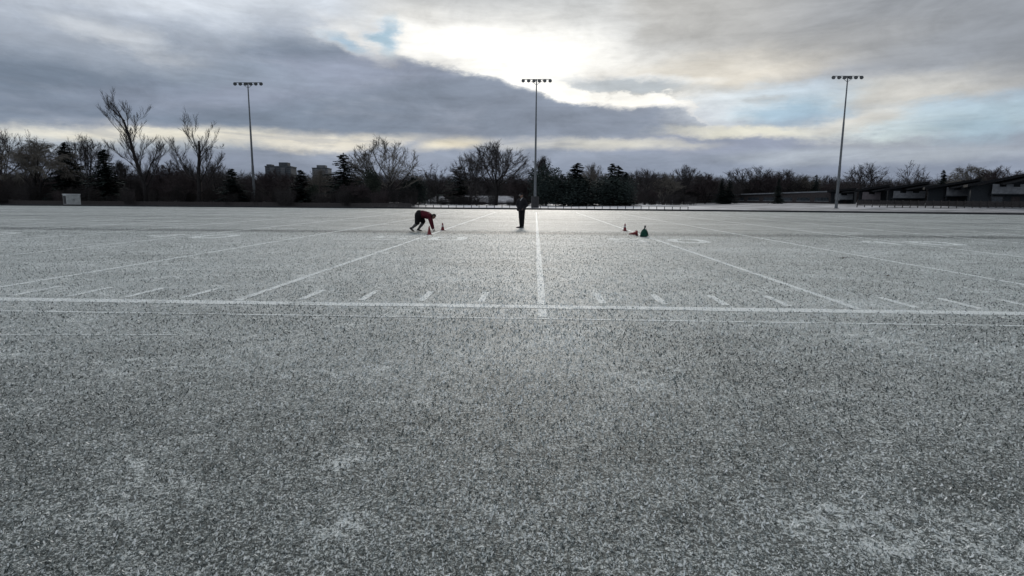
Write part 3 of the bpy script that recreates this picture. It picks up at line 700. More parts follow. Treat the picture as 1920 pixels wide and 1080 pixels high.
# thickets at the foot of the treeline, and the far wood behind it: masses nobody could count
TH = [thicket_mesh(3, 62, 1.0), thicket_mesh(4, 62, 1.1), thicket_mesh(7, 56, .9)]
def thicket_object(name, mats, spots, seed):
    rr = random.Random(seed); allv, allf, allm, off = [], [], [], 0
    for (px, top, wpx, Y) in spots:
        t_ = TH[rr.randrange(3)]; p = at(px, 380, Y); gz = ground_z(p.x, Y); H = at(px, top, Y).z-gz
        s_ = abs(at(px+wpx/2, 380, Y).x-at(px-wpx/2, 380, Y).x)/2; a = rr.random()*6.28; ca, sa = math.cos(a), math.sin(a)
        v = np.array(t_.v); x = (v[:, 0]*ca-v[:, 1]*sa)*s_+p.x; y = (v[:, 0]*sa+v[:, 1]*ca)*s_+Y
        allv.append(np.c_[x, y, v[:, 2]*H+gz]); f = np.array(t_.f, dtype=np.int64)+off; allf.append(f); off += len(v); allm.append(np.full(len(f), rr.randrange(len(mats))))
    v = np.concatenate(allv); f = np.concatenate(allf); m_ = np.concatenate(allm)
    me = bpy.data.meshes.new(name); me.vertices.add(len(v)); me.vertices.foreach_set('co', v.ravel()); me.loops.add(f.size); me.loops.foreach_set('vertex_index', f.ravel())
    me.polygons.add(len(f)); me.polygons.foreach_set('loop_start', np.arange(len(f))*4); me.polygons.foreach_set('loop_total', np.full(len(f), 4)); me.polygons.foreach_set('material_index', m_.astype(np.int32))
    for q in mats: me.materials.append(q)
    me.update(); return tag(link(name, me), kind='stuff')
rr = random.Random(12); sp = []
for px in range(-60, 1300, 13):          # brush in front
    top = 352 if px < 480 else (358 if px < 780 else 371 if px < 960 else 362)
    sp.append((px+rr.uniform(-8, 8), top+rr.uniform(-16, 14), rr.uniform(24, 48), (90 if px < 780 else 124)+rr.uniform(-2, 9)))
thicket_object('brushwood', [M_TWIG, M_BARK, M_TWIG_RED, M_TWIG, M_BARK, M_BARK], sp, 1)
sp = []
for px in range(-60, 1600, 12):         # taller scrub behind
    top = 318 if px < 430 else (334 if px < 700 else 331)
    if 495 < px < 550: top = 340
    if px > 1290: top = 334
    sp.append((px+rr.uniform(-8, 8), top+rr.uniform(-9, 12), rr.uniform(34, 60), (118 if px < 780 else 158)+rr.uniform(-4, 18)))
thicket_object('tall_scrub', [M_TWIG, M_TWIG_RED, M_BARK], sp, 2)
sp = []
for px in range(-60, 2000, 9):
    sp.append((px+rr.uniform(-8, 8), (326 if px < 1300 else 333)+rr.uniform(-5, 9), rr.uniform(50, 80), 215+rr.uniform(-10, 40)))
thicket_object('distant_wood', [M_TWIG, M_BARK], sp, 3)

# ------------------------------------------------------------------ floodlight masts
def mast(px, Y, top, aim, label, pads):
    b = at(px, 386, Y); gz = ground_z(b.x, Y); H = at(px, top, Y).z-gz
    o = empty('floodlight_mast', (b.x, Y, gz), label, 'light mast', 'floodlight masts behind the far side of the field')
    p = MB(); p.tube([(0, 0, -.1), (0, 0, H*.33), (0, 0, H*.34), (0, 0, H*.66), (0, 0, H*.67), (0, 0, H)], [.24, .20, .17, .145, .125, .09], 12)
    p.lathe([(.38, -.1), (.38, .06), (.30, .10), (.28, .10)], 12); p.build('pole', M_STEEL, o, smooth=False)
    c = MB(); c.box(-2.35, 2.35, -.05, .05, H+.14, H+.22); c.box(-.12, .12, -.12, .12, H-.05, H+.138)
    for s_ in (-1, 1): c.tube([(0, -.0, H-.7), (s_*1.2, 0, H+.14)], .03, 6)
    c.build('crossarm', M_STEEL, o)
    proto_v = []
    for i in range(6):
        x = -2.15+i*.86; h = MB(); prof = [(.05, .0), (.12, -.02), (.14, -.14), (.24, -.22), (.29, -.32), (.26, -.32), (.23, -.27), (.02, -.24)]
        h.lathe(prof, 14); ax = Vector((aim, -1, -.75)).normalized(); Rm = Vector((0, 0, -1)).rotation_difference(ax).to_matrix()
        h.v = [tuple(Rm @ Vector(v) + Vector((x, -.05, H+.08))) for v in h.v]
        q = h.build('lamp_head', M_BLACK, o, smooth=True)
        y_ = MB(); y_.box(x-.03, x+.03, -.045, .045, H+.02, H+.139); y_.build('bracket', M_STEEL, q)
        g = MB(); g.lathe([(.235, -.285), (.235, -.29)], 14); g.v = [tuple(Rm @ Vector(v) + Vector((x, -.05, H+.08))) for v in g.v]; g.build('lens', M_GLASSY, q)
    k = MB(); k.box(-.22, .22, -.52, -.25, 1.3, 2.2); k.build('switch_box', M_STEEL, o, bevel=.02)
    if pads: d = MB(); d.lathe([(.62, 0), (.64, .1), (.64, 1.75), (.58, 1.85)], 16); d.build('base_pad', M_BLACK, o, smooth=False)
    return o
mast(478, 98, 157, .75, 'floodlight mast on the left, beside the small dark spruce', False)
mast(1003, 98, 151, .1, 'middle floodlight mast on the centre line, dark padding round its base', True)
mast(1568, 98, 145, -.75, 'right floodlight mast standing in front of the long low building', False)

# ------------------------------------------------------------------ low rail fence along the far edge
def rail_fence():
    x0, x1 = at(770, 388, 88).x, at(1290, 392, 88).x; Yf = 88
    o = empty('rail_fence', (x0, Yf, ground_z(x0, Yf)), 'long low rail fence of short dark posts in front of the treeline', 'fence')
    r = MB(); L = x1-x0
    zz = lambda x: ground_z(x0+x, Yf)-ground_z(x0, Yf)
    n_ = 36
    for i in range(n_): 
        a, b = L*i/n_, L*(i+1)/n_; r.tube([(a, 0, .48+zz(a)), (b, 0, .48+zz(b))], .028, 6)
    r.build('rail', M_BLACK, o)
    for i in range(n_+1):
        a = L*i/n_; p = MB(); p.box(a-.045, a+.045, -.045, .045, -.1+zz(a), .50+zz(a)); p.build('post', M_BLACK, o)
rail_fence()
# dark board fence hidden in the brush on the left
def board_fence():
    x0, x1 = at(-60, 388, 88.5).x, at(770, 388, 88.5).x
    o = empty('board_fence', (x0, 88.5, 0), 'low dark board fence in front of the brush on the left half', 'fence')
    b = MB(); x = x0; r_ = random.Random(2)
    while x < x1:
        h = .70+r_.uniform(-.02, .02); b.box(x-x0, x-x0+.14, 0, .03, -.05, h); x += .155
    b.build('boards', M_WOOD, o)
    for i in range(0, int((x1-x0)/2.4)+1): p = MB(); p.box(i*2.4-.05, i*2.4+.05, .032, .13, -.1, .76); p.build('post', M_WOOD, o)
board_fence()
# the strip of clipped bushes is part of the brushwood; the pale cabinet stands before it
c = at(136, 386, 86); o = empty('metal_cabinet', (c.x, 86, 0), 'pale grey metal cabinet at the foot of the trees on the left', 'cabinet', rz=R(58), scale=(.88, .88, .92))
b = MB(); b.box(-1.02, 1.02, -.75, .75, .08, 1.78); b.build('body', M_BOX, o, bevel=.04)
b = MB(); b.box(-1.08, 1.08, -.81, .81, 1.785, 1.90); b.build('lid', simple('lit_pale_lid', (.5, .52, .54), (.7, .72, .74), 2), o, bevel=.04)  # lid paler than the body: light on its top put into the colour
b = MB(); b.box(-1.0, 1.0, -.7, .7, -.05, .075); b.build('plinth', M_CONC, o)
for s_ in (-1, 1):
    b = MB(); b.box(min(s_*.02, s_*.95), max(s_*.02, s_*.95), -.775, -.753, .2, 1.68); d = b.build('door', M_BOX, o)
    b = MB(); b.box(min(s_*.06, s_*.10), max(s_*.06, s_*.10), -.80, -.777, .85, 1.1); b.build('handle', M_BLACK, d)
b = MB(); b.box(-1.045, -1.022, -.55, .55, .3, 1.6); b.build('side_panel', M_BLACK, o)

# ------------------------------------------------------------------ buildings
def frame_rect(x0, x1, z0, z1, y, parent, wm=M_WIN, fm=M_PANEL, name='window'):
    w_ = MB(); w_.box(x0, x1, y-.03, y+.02, z0, z1); q = w_.build(name, wm, parent)
    f = MB(); t_ = .07
    f.box(x0-t_, x1+t_, y-.06, y-.032, z1, z1+t_); f.box(x0-t_, x1+t_, y-.06, y-.032, z0-t_, z0); f.box(x0-t_, x0, y-.06, y-.032, z0, z1); f.box(x1, x1+t_, y-.06, y-.032, z0, z1)
    f.build('frame', fm, q); return q
def tower(px0, px1, top, Y, mat, label, floors, pent):
    a, b_ = at(px0, 370, Y), at(px1, 370, Y); W_ = b_.x-a.x; H = at(px0, top, Y).z
    o = empty('apartment_tower', ((a.x+b_.x)/2, Y, 0), label, 'apartment tower', rz=R(7))
    b = MB(); b.box(-W_/2, W_/2, 0, 18, -1, H); b.build('wall', mat, o)
    r = MB(); r.box(-W_/2-.3, W_/2+.3, -.3, 18.3, H+.003, H+.9); r.build('roof', M_CONC, o)
    for (x0, x1, h) in pent: p = MB(); p.box(x0*W_, x1*W_, 3, 12, H+.905, H+h); p.build('penthouse', mat, o)
    fh = H/floors
    for k in range(2, floors):
        for c in range(5):
            x = -W_/2+W_*(c+.5)/5
            if c in (1, 3):
                s_ = MB(); s_.box(x-W_*.085, x+W_*.085, -1.5, -.002, k*fh-.1, k*fh+.1); s_.box(x-W_*.085, x+W_*.085, -1.5, -1.42, k*fh+.102, k*fh+1.1); s_.build('balcony', M_CONCL, o)
            w_ = MB(); w_.box(x-W_*.055, x+W_*.055, -.06, .02, k*fh+.9, k*fh+fh*.82); w_.build('window', M_WIN, o)
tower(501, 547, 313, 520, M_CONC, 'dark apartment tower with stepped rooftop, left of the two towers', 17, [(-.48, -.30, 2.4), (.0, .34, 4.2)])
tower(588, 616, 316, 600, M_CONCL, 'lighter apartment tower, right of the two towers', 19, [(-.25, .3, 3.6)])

def snowy_house(px0, px1, eave, ridge, Y, label, hip, wallm, win):
    a, b_ = at(px0, 380, Y), at(px1, 380, Y); W_ = b_.x-a.x; gz = ground_z(a.x, Y); E = at(px0, eave, Y).z-gz; Rg = at(px0, ridge, Y).z-gz; D = 9
    o = empty('house', ((a.x+b_.x)/2, Y, gz), label, 'house')
    b = MB(); b.box(-W_/2+.5, W_/2-.5, .5, D-.5, -.3, E-.02); b.build('wall', wallm, o)
    r = MB(); i = W_*.40 if hip else 0
    v = [(-W_/2, 0, E), (W_/2, 0, E), (W_/2, D, E), (-W_/2, D, E), (-W_/2+i, D/2, Rg), (W_/2-i, D/2, Rg)]
    v += [(x, y, z-.18) for x, y, z in v[:4]]
    r.add(v, [(0, 1, 5, 4), (1, 2, 5), (2, 3, 4, 5), (3, 0, 4), (0, 6, 7, 1), (1, 7, 8, 2), (2, 8, 9, 3), (3, 9, 6, 0), (6, 9, 8, 7)]); rf = r.build('roof', M_ROOFS, o)
    c = MB(); c.box(W_*.12, W_*.12+.7, D/2+.4, D/2+1.1, (E+Rg)/2, Rg+.55); c.build('chimney', M_WALLB, rf)
    for x in win: frame_rect(x*W_-.6, x*W_+.6, E*.42, E*.84, .5, o)
    return o
snowy_house(796, 842, 378, 366.5, 150, 'small house with a pale snowy hipped roof behind the rail fence', True, M_WALLG, (-.25, .2))
snowy_house(868, 962, 379, 366.5, 150, 'long house with a snowy roof under the great round tree', False, M_WALLB, (-.4, -.15, .12, .38))
def gable():
    Y = 149.4; a = at(866, 380, Y); o = empty('garage', (a.x, Y-2.5, ground_z(a.x, Y)), 'low garage gable at the left end of the long snowy house', 'garage')
    E = at(866, 380, Y).z-ground_z(a.x, Y); T = at(866, 368, Y).z-ground_z(a.x, Y)
    b = MB(); b.add([(-2.6, 0, -.2), (2.6, 0, -.2), (2.6, 0, E), (0, 0, T-.12), (-2.6, 0, E), (-2.6, 2.9, -.2), (2.6, 2.9, -.2), (2.6, 2.9, E), (0, 2.9, T-.12), (-2.6, 2.9, E)], [(0, 1, 2, 3, 4), (9, 8, 7, 6, 5), (0, 5, 6, 1), (1, 6, 7, 2), (0, 4, 9, 5)])
    b.build('wall', M_WALLG, o)
    r = MB()
    for s_ in (-1, 1): r.add([(0, -.3, T), (s_*3.0, -.3, E-.12), (s_*3.0, 2.9, E-.12), (0, 2.9, T), (0, -.3, T-.1), (s_*3.0, -.3, E-.22), (s_*3.0, 2.9, E-.22), (0, 2.9, T-.1)], [(0, 1, 2, 3), (4, 7, 6, 5), (0, 4, 5, 1), (1, 5, 6, 2)])
    r.build('roof', M_ROOFS, o)
    d = MB(); d.box(-1.4, 1.4, -.05, -.01, 0, min(2.1, E-.1)); d.build('door', M_PANEL, o)
gable()
snowy_house(1226, 1266, 381, 372.5, 165, 'little house with a snow-streaked roof right of the dark evergreens', False, M_WALLG, (-.2, .25))

# long low building on the right
def low_building():
    pts = [(1306, 366.5, 172), (1372, 364.0, 160), (1560, 357.5, 138)]
    P_ = []
    for px, tp, Y in pts: q = at(px, tp, Y); P_.append((q.x, Y, q.z))
    gz = .6; a = P_[0]; o = empty('low_building', (a[0], a[1], gz), 'long low brown building with a flat pale-edged roof left of the right-hand mast', 'building')
    for i, ((x0, y0, z0), (x1, y1, z1)) in enumerate(zip(P_, P_[1:])):
        w_ = MB(); v = [(x0, y0, 0), (x1, y1, 0), (x1+5, y1+12, 0), (x0+5, y0+12, 0)]
        v = [(x-a[0], y-a[1], -.6) for x, y, _ in v] + [(v[0][0]-a[0], v[0][1]-a[1], z0-gz-.3), (v[1][0]-a[0], v[1][1]-a[1], z1-gz-.3), (v[2][0]-a[0], v[2][1]-a[1], z1-gz-.3), (v[3][0]-a[0], v[3][1]-a[1], z0-gz-.3)]
        w_.add(v, [(0, 1, 5, 4), (1, 2, 6, 5), (2, 3, 7, 6), (3, 0, 4, 7)]); w_.build('wall', M_WALLB, o)
        r = MB(); u = [(v[4][0]-.4, v[4][1]-.6, z0-gz-.29), (v[5][0]+.4, v[5][1]-.6, z1-gz-.29), (v[6][0]+.4, v[6][1]+.4, z1-gz-.29), (v[7][0]-.4, v[7][1]+.4, z0-gz-.29)]
        r.add(u+[(x, y, z+.29) for x, y, z in u], [(0, 3, 2, 1), (4, 5, 6, 7), (0, 1, 5, 4), (1, 2, 6, 5), (2, 3, 7, 6), (3, 0, 4, 7)]); r.build('roof', M_PANEL, o)
        n_ = 6 if i else 3
        for k in range(n_):
            f = (k+.5)/n_; X, Yy = x0+(x1-x0)*f-a[0], y0+(y1-y0)*f-a[1]; t_ = Vector((x1-x0, y1-y0, 0)).normalized(); nn = Vector((t_.y, -t_.x, 0))
            c0 = Vector((X, Yy, 0))+nn*.04; w2 = MB(); h0, h1 = (z0-gz)*.35, (z0-gz)*.66
            w2.quad(c0-t_*1.6+Vector((0, 0, h0)), c0+t_*1.6+Vector((0, 0, h0)), c0+t_*1.6+Vector((0, 0, h1)), c0-t_*1.6+Vector((0, 0, h1))); w2.build('window', M_WIN, o)
            w2 = MB(); e_ = c0+nn*.03; w2.add([e_-t_*1.75+Vector((0, 0, h0-.12)), e_+t_*1.75+Vector((0, 0, h0-.12)), e_+t_*1.75+Vector((0, 0, h0)), e_-t_*1.75+Vector((0, 0, h0))], [(0, 1, 2, 3)]); w2.build('sill', M_PANEL, o)
low_building()

# row of shed-roofed wings on the right: px0, px1, roof left, roof right, panel (px0, px1, top, bottom), Y
WINGS = [
 (1556, 1606, 357, 352, (1566, 1600, 363, 374), 134, M_PANEL, 'first and smallest dark-roofed house, just right of the right-hand mast'),
 (1608, 1668, 356, 346, (1618, 1652, 360, 374), 127, M_PANELP, 'second dark-roofed house, with a pinkish wall panel'),
 (1664, 1742, 353, 340, (1676, 1736, 358, 371), 119, M_PANEL, 'third dark-roofed house, behind the spiky bare tree'),
 (1738, 1838, 351, 334, (1776, 1816, 351, 367), 111, M_PANEL, 'fourth dark-roofed house, with a pale balcony screen'),
 (1818, 1960, 346, 318, (1862, 1940, 345, 363), 103, M_PANEL, 'last and largest dark-roofed house, cut by the right edge'),
]
for px0, px1, rl, rr_, (a0, a1, pt, pb), Y, pm, lb in WINGS:
    A, B = at(px0, rl, Y), at(px1, rr_, Y); gz = ground_z((A.x+B.x)/2, Y); W_ = B.x-A.x
    o = empty('house', (A.x, Y, gz), lb, 'house', 'row of dark-roofed houses on the right')
    zl, zr = A.z-gz, B.z-gz; SK = 3.4
    b = MB(); b.add([(.35, 0, -.6), (W_-.35, 0, -.6), (W_-.35, 0, zr-.45), (.35, 0, zl-.35), (.35+SK, 5.5, -.6), (W_-.35+SK, 5.5, -.6), (W_-.35+SK, 5.5, zr-.45), (.35+SK, 5.5, zl-.35)], [(0, 1, 2, 3), (1, 5, 6, 2), (5, 4, 7, 6), (4, 0, 3, 7)])
    b.build('wall', M_WALLG, o)
    r = MB(); v = [(-.5-.7, -1.3, zl-.42), (W_-.7, -1.3, zr-.42), (W_+SK, 5.8, zr-.42), (-.5+SK, 5.8, zl-.42)]
    th = .22+.06*(W_/8); v += [(x, y, z+.42) for x, y, z in v]; r.add(v, [(0, 3, 2, 1), (4, 5, 6, 7), (0, 1, 5, 4), (1, 2, 6, 5), (2, 3, 7, 6), (3, 0, 4, 7)]); rf = r.build('roof', M_ROOFD, o)
    # a second lower roof slab under the first, making the doubled edge
    r = MB(); v = [(W_*.35, -1.9, zl+(zr-zl)*.25-.75), (W_*.98, -1.9, zr-.9), (W_*.98, -.05, zr-.5), (W_*.35, -.05, zl+(zr-zl)*.25-.45)]; v += [(x, y, z+.16) for x, y, z in v]
    r.add(v, [(0, 3, 2, 1), (4, 5, 6, 7), (0, 1, 5, 4), (1, 2, 6, 5), (2, 3, 7, 6), (3, 0, 4, 7)]); r.build('canopy', M_ROOFD, o)
    x0, x1 = at(a0, pt, Y-.9).x-A.x, at(a1, pt, Y-.9).x-A.x; z1, z0 = at(a0, pt, Y-.9).z-gz, at(a0, pb, Y-.9).z-gz
    # pale balcony screen with notched top
    p = MB(); n_ = max(3, int((x1-x0)/1.1)); s_ = (x1-x0)/n_
    p.box(x0, x1, -.90, -.82, z0, z0+(z1-z0)*.72)
    for k in range(n_):
        if k % 2 == 0: p.box(x0+k*s_, x0+(k+1)*s_, -.90, -.82, z0+(z1-z0)*.723, z1)
    pn = p.build('balcony_screen', pm, o)
    p = MB(); p.box(x0, x1, -.90, -.005, z0-.16, z0-.003); p.build('balcony_floor', M_WALLG, o)
    for xx in (x0+.1, x1-.1): p = MB(); p.box(xx-.06, xx+.06, -.86, -.74, -.3, z0-.165); p.build('post', M_WALLG, o)
    ww = (x1-x0)
    frame_rect(x0+ww*.08, x0+ww*.38, .7, max(1.3, z0-.5), -.002, o, M_WIN, M_WALLB)
    d = frame_rect(x0+ww*.58, x0+ww*.80, -.1, max(1.3, z0-.45), -.002, o, M_WALLB, M_WALLG, 'door')
# garden fence in front of them
def back_fence():
    x0, x1 = at(1608, 385, 101).x, at(1960, 385, 95).x; o = empty('garden_fence', (x0, 101, .7), 'low dark garden fence along the foot of the dark-roofed houses', 'fence')
    n_ = 22; p = MB()
    for i in range(n_):
        a, b_ = (x1-x0)*i/n_, (x1-x0)*(i+1)/n_; y = -3*i/n_
        for k in range(5): p.box(a, b_-.12, y, y+.04, .10+k*.17, .10+k*.17+.14)
    p.build('boards', M_WOOD, o)
    for i in range(n_+1): a = (x1-x0)*i/n_-.06; q = MB(); q.box(a-.05, a+.05, -3*i/n_-.02, -3*i/n_+.09, -.4, 1.02); q.build('post', M_WOOD, o)
back_fence()

# ------------------------------------------------------------------ cones, bag
def cone(loc, label, band, group='red training cones marking the run'):
    o = empty('training_cone', loc, label, 'traffic cone', group)
    b = MB(); b.box(-.115, .115, -.115, .115, 0, .022); b.build('base', M_CONE, o, bevel=.006)
    c = MB(); c.lathe([(.088, .0225), (.084, .035), (.052, .19), (.024, .345), (.019, .365), (.010, .368)], 20); q = c.build('body', M_CONE, o, smooth=True)
    if band: c = MB(); c.lathe([(.0575, .178), (.0435, .245), (.0425, .245)], 20); c.build('collar', M_CONEB, o, smooth=True)
    return o
def gp(px, py):
    d = ray(px, py); t_ = -EYE/d.z; return Vector((d.x*t_, d.y*t_, 0))
cone(gp(805, 440), 'red cone standing right in front of the crouching person', False).rotation_euler = (0, 0, .2)
cone(gp(830, 432), 'red cone with grey collar, just right of the crouching person\'s hand', True).rotation_euler = (0, 0, .5)
cone(gp(1171.5, 433), 'lone upright cone on the right, behind the tipped-over one', True).rotation_euler = (0, 0, .1)
o = cone(gp(1194, 442)+Vector((0, 0, .117)), 'red cone tipped over on its side next to the green bag', False)
o.rotation_euler = (0, R(-90-7), R(12))

def bag():
    p = gp(1206.5, 444); o = empty('drawstring_bag', (p.x, p.y, 0), 'dark green slumped bag with a tied black neck beside the tipped cone', 'bag')
    bm = bmesh.new(); n_ = 28; prof = [(.10, 0), (.155, .012), (.168, .06), (.160, .13), (.140, .20), (.112, .255), (.078, .295), (.045, .318), (.028, .335)]
    r_ = random.Random(3); ph = [r_.random()*6.28 for _ in range(6)]; rows = []
    for i, (ra, z) in enumerate(prof):
        row = []
        for k in range(n_):
            a = 2*math.pi*k/n_; f = 1+.05*math.sin(3*a+ph[0]+z*9)+.035*math.sin(5*a+ph[1]-z*14)+.03*math.sin(9*a+ph[2])*(z/.33)*1.6
            row.append(bm.verts.new((ra*f*math.cos(a)*1.0+.02*math.sin(z*8)+z*.05, ra*f*math.sin(a)*.85, z+.008*math.sin(4*a+ph[3])*(z > .02))))
        rows.append(row)
    for a, b_ in zip(rows, rows[1:]):
        for k in range(n_): bm.faces.new((a[k], a[(k+1) % n_], b_[(k+1) % n_], b_[k]))
    bm.faces.new(rows[0][::-1]); bm.faces.new(rows[-1])
    me = bpy.data.meshes.new('sack'); bm.to_mesh(me); bm.free(); me.materials.append(M_BAG); me.polygons.foreach_set('use_smooth', [True]*len(me.polygons)); link('sack', me, o)
    c = MB(); c.tube([(.036, 0, .33), (.04, 0, .36), (.048, .0, .40), (.056, 0, .455), (.06, 0, .47)], [.030, .024, .033, .040, .030], 12); c.build('neck', M_BLACK, o, smooth=True)
    c = MB(); pts = [(.02+.07*math.cos(a), -.01, .35+.09*math.sin(a)) for a in np.linspace(2.9, 6.1, 3)]
    c.tube([(.06, -.03, .44), (.085, -.07, .36), (.115, -.115, .27), (.15, -.15, .17), (.175, -.165, .08), (.19, -.17, .025), (.205, -.17, .008), (.24, -.165, .006), (.28, -.15, .006)], .005, 8); c.build('drawstring', M_BLACK, o)
bag()
for (px, py, sc, lb) in ((1578, 485, 1.0, 'curled dead leaf lying on the frost near the third yard line'), (1661, 519, .8, 'smaller dark dead leaf on the frost, nearer the ticks on the right')):
    p = gp(px, py); me_ = MB(); r_ = random.Random(int(px)); n_ = 12; vs = [(0, 0, .02)]
    for k in range(n_):
        a = 2*math.pi*k/n_; ra = .055*(1+.4*math.cos(5*a))*sc; vs.append((ra*1.5*math.cos(a), ra*math.sin(a), .012+.02*abs(math.cos(a))*r_.uniform(.6, 1.3)))
    me_.add(vs, [(0, 1+k, 1+(k+1) % n_) for k in range(n_)]); me_.tube([(.08*sc, 0, .02), (.13*sc, .02, .035)], .003, 5)
    tag(me_.build('dead_leaf', M_LEAF, None, (p.x, p.y, .004)), lb, 'leaf', 'dead leaves on the turf')

# ------------------------------------------------------------------ people
def skinned(verts, edges, radii, name, mat, parent, sub=2, root=0, mats=None):
    me = bpy.data.meshes.new(name+'_cage'); me.from_pydata([tuple(v) for v in verts], edges, [])
    ob = bpy.data.objects.new(name+'_cage', me); COL.objects.link(ob)
    md = ob.modifiers.new('s', 'SKIN'); md.use_smooth_shade = True
    sv = me.skin_vertices[0].data
    for i, r_ in enumerate(radii):
        sv[i].radius = r_ if hasattr(r_, '__len__') else (r_, r_); sv[i].use_root = (i == root)
    if sub: s_ = ob.modifiers.new('u', 'SUBSURF'); s_.levels = sub; s_.render_levels = sub
    dg = bpy.context.evaluated_depsgraph_get(); dg.update(); ev = ob.evaluated_get(dg); res = bpy.data.meshes.new_from_object(ev)
    bpy.data.objects.remove(ob); bpy.data.meshes.remove(me); res.name = name; res.materials.clear(); res.materials.append(mat)
    res.polygons.foreach_set('use_smooth', [True]*len(res.polygons))
    if parent is None: return res
    return link(name, res, parent)
def join_meshes(name, meshes, mat, parent):
    bm = bmesh.new()
    for q in meshes: bm.from_mesh(q)
    me = bpy.data.meshes.new(name); bm.to_mesh(me); bm.free(); me.materials.append(mat); me.polygons.foreach_set('use_smooth', [True]*len(me.polygons))
    return link(name, me, parent)
def chain(pts): return [(i, i+1) for i in range(len(pts)-1)]
def hand_meshes(wrist, dirv, side, curl, thumb):
    "palm and five bent fingers; dirv = finger direction, side = across the palm"
    wrist, d, s_ = Vector(wrist), Vector(dirv).normalized(), Vector(side).normalized(); n_ = d.cross(s_)
    out = [skinned([wrist-d*.02, wrist+d*.02, wrist+d*.085], chain([0]*3), [(.022, .018), (.036, .014), (.042, .013)], 'palm', M_SKIN, None, 1)]
    for k, L in enumerate((.070, .080, .076, .060)):
        b0 = wrist+d*.07+s_*(.031-.021*k); dd = d+s_*(.10-.07*k); p = [b0]; c_ = 0
        for j, f in enumerate((.3, .40, .32, .28)):
            c_ += curl*(.4 if j == 0 else 1); v = (dd.normalized()*math.cos(c_)+n_*math.sin(c_)).normalized(); p.append(p[-1]+v*L*f)
        out.append(skinned(p, chain(p), [.0095, .009, .0085, .008, .006], 'finger', M_SKIN, None, 1))
    b0 = wrist+d*.025+s_*.030*thumb; p = [b0, b0+(d*.6+s_*thumb*.8).normalized()*.03, b0+(d*.75+s_*thumb*.7+n_*.3).normalized()*.058, b0+(d*.9+s_*thumb*.5+n_*.5).normalized()*.082]
    out.append(skinned(p, chain(p), [.012, .011, .0095, .007], 'thumb', M_SKIN, None, 1)); return out
def head_meshes(c, fwd, up):
    "c = head centre; returns skull, jaw, nose, ears, with eye sockets"
    c, f, u = Vector(c), Vector(fwd).normalized(), Vector(up).normalized(); r_ = f.cross(u).normalized(); u = r_.cross(f)
    bm = bmesh.new(); bmesh.ops.create_uvsphere(bm, u_segments=28, v_segments=20, radius=1)
    for v in bm.verts:
        x, y, z = v.co; X, Y_, Z = x*.076, y*.096, z*.118                    # x side, y front, z up
        if z < -.1: k = (-.1-z); X *= 1-.38*k; Y_ *= (1-.10*k) if y > 0 else 1-.55*k
        if y > .55 and -.1 < z < .32: Y_ -= .006*math.exp(-((abs(x)-.38)/.16)**2)*math.exp(-((z-.08)/.13)**2)*1.6
        if y > .7: Y_ += .020*math.exp(-(x/.13)**2)*math.exp(-((z+.18)/.17)**2) + .007*math.exp(-(x/.28)**2)*math.exp(-((z+.52)/.06)**2)+.006*math.exp(-(x/.28)**2)*math.exp(-((z+.66)/.06)**2)
        if y > .5 and z < -.75: Y_ += .012
        v.co = c + r_*X + f*Y_ + u*Z
    me = bpy.data.meshes.new('skull'); bm.to_mesh(me); bm.free(); out = [me]
    for s_ in (-1, 1):
        bm = bmesh.new(); bmesh.ops.create_uvsphere(bm, u_segments=10, v_segments=8, radius=1)
        for v in bm.verts: x, y, z = v.co; v.co = c + r_*(s_*.077+x*.010) + f*(-.008+y*.018) + u*(-.005+z*.032)
        me = bpy.data.meshes.new('ear'); bm.to_mesh(me); bm.free(); out.append(me)
    return out, (c, f, u, r_)
def shell(name, fr, mat, parent, keep, grow=1.08, lumps=.02):
    "hair or hat: part of a slightly larger skull"
    c, f, u, r_ = fr; bm = bmesh.new(); bmesh.ops.create_uvsphere(bm, u_segments=28, v_segments=20, radius=1)
    bmesh.ops.delete(bm, geom=[v for v in bm.verts if not keep(*v.co)], context='VERTS')
    rg = random.Random(4)
    for v in bm.verts: x, y, z = v.co; k = grow*(1+rg.uniform(-lumps, lumps)); v.co = c + r_*x*.078*k + f*y*.098*k + u*z*.12*k
    me = bpy.data.meshes.new(name); bm.to_mesh(me); bm.free(); me.materials.append(mat); me.polygons.foreach_set('use_smooth', [True]*len(me.polygons)); return link(name, me, parent)
def eyes(fr, parent):
    c, f, u, r_ = fr
    for s_ in (-1, 1):
        bm = bmesh.new(); bmesh.ops.create_uvsphere(bm, u_segments=10, v_segments=8, radius=1)
        for v in bm.verts: x, y, z = v.co; v.co = c + r_*(s_*.030+x*.012) + f*(.082+y*.007) + u*(.010+z*.007)
        me = bpy.data.meshes.new('eye'); bm.to_mesh(me); bm.free(); me.materials.append(M_BLACK); link('eye', me, parent)
_ico = bmesh.new(); bmesh.ops.create_icosphere(_ico, subdivisions=2, radius=1); ICO = [v.co.copy() for v in _ico.verts]; _ico.free()
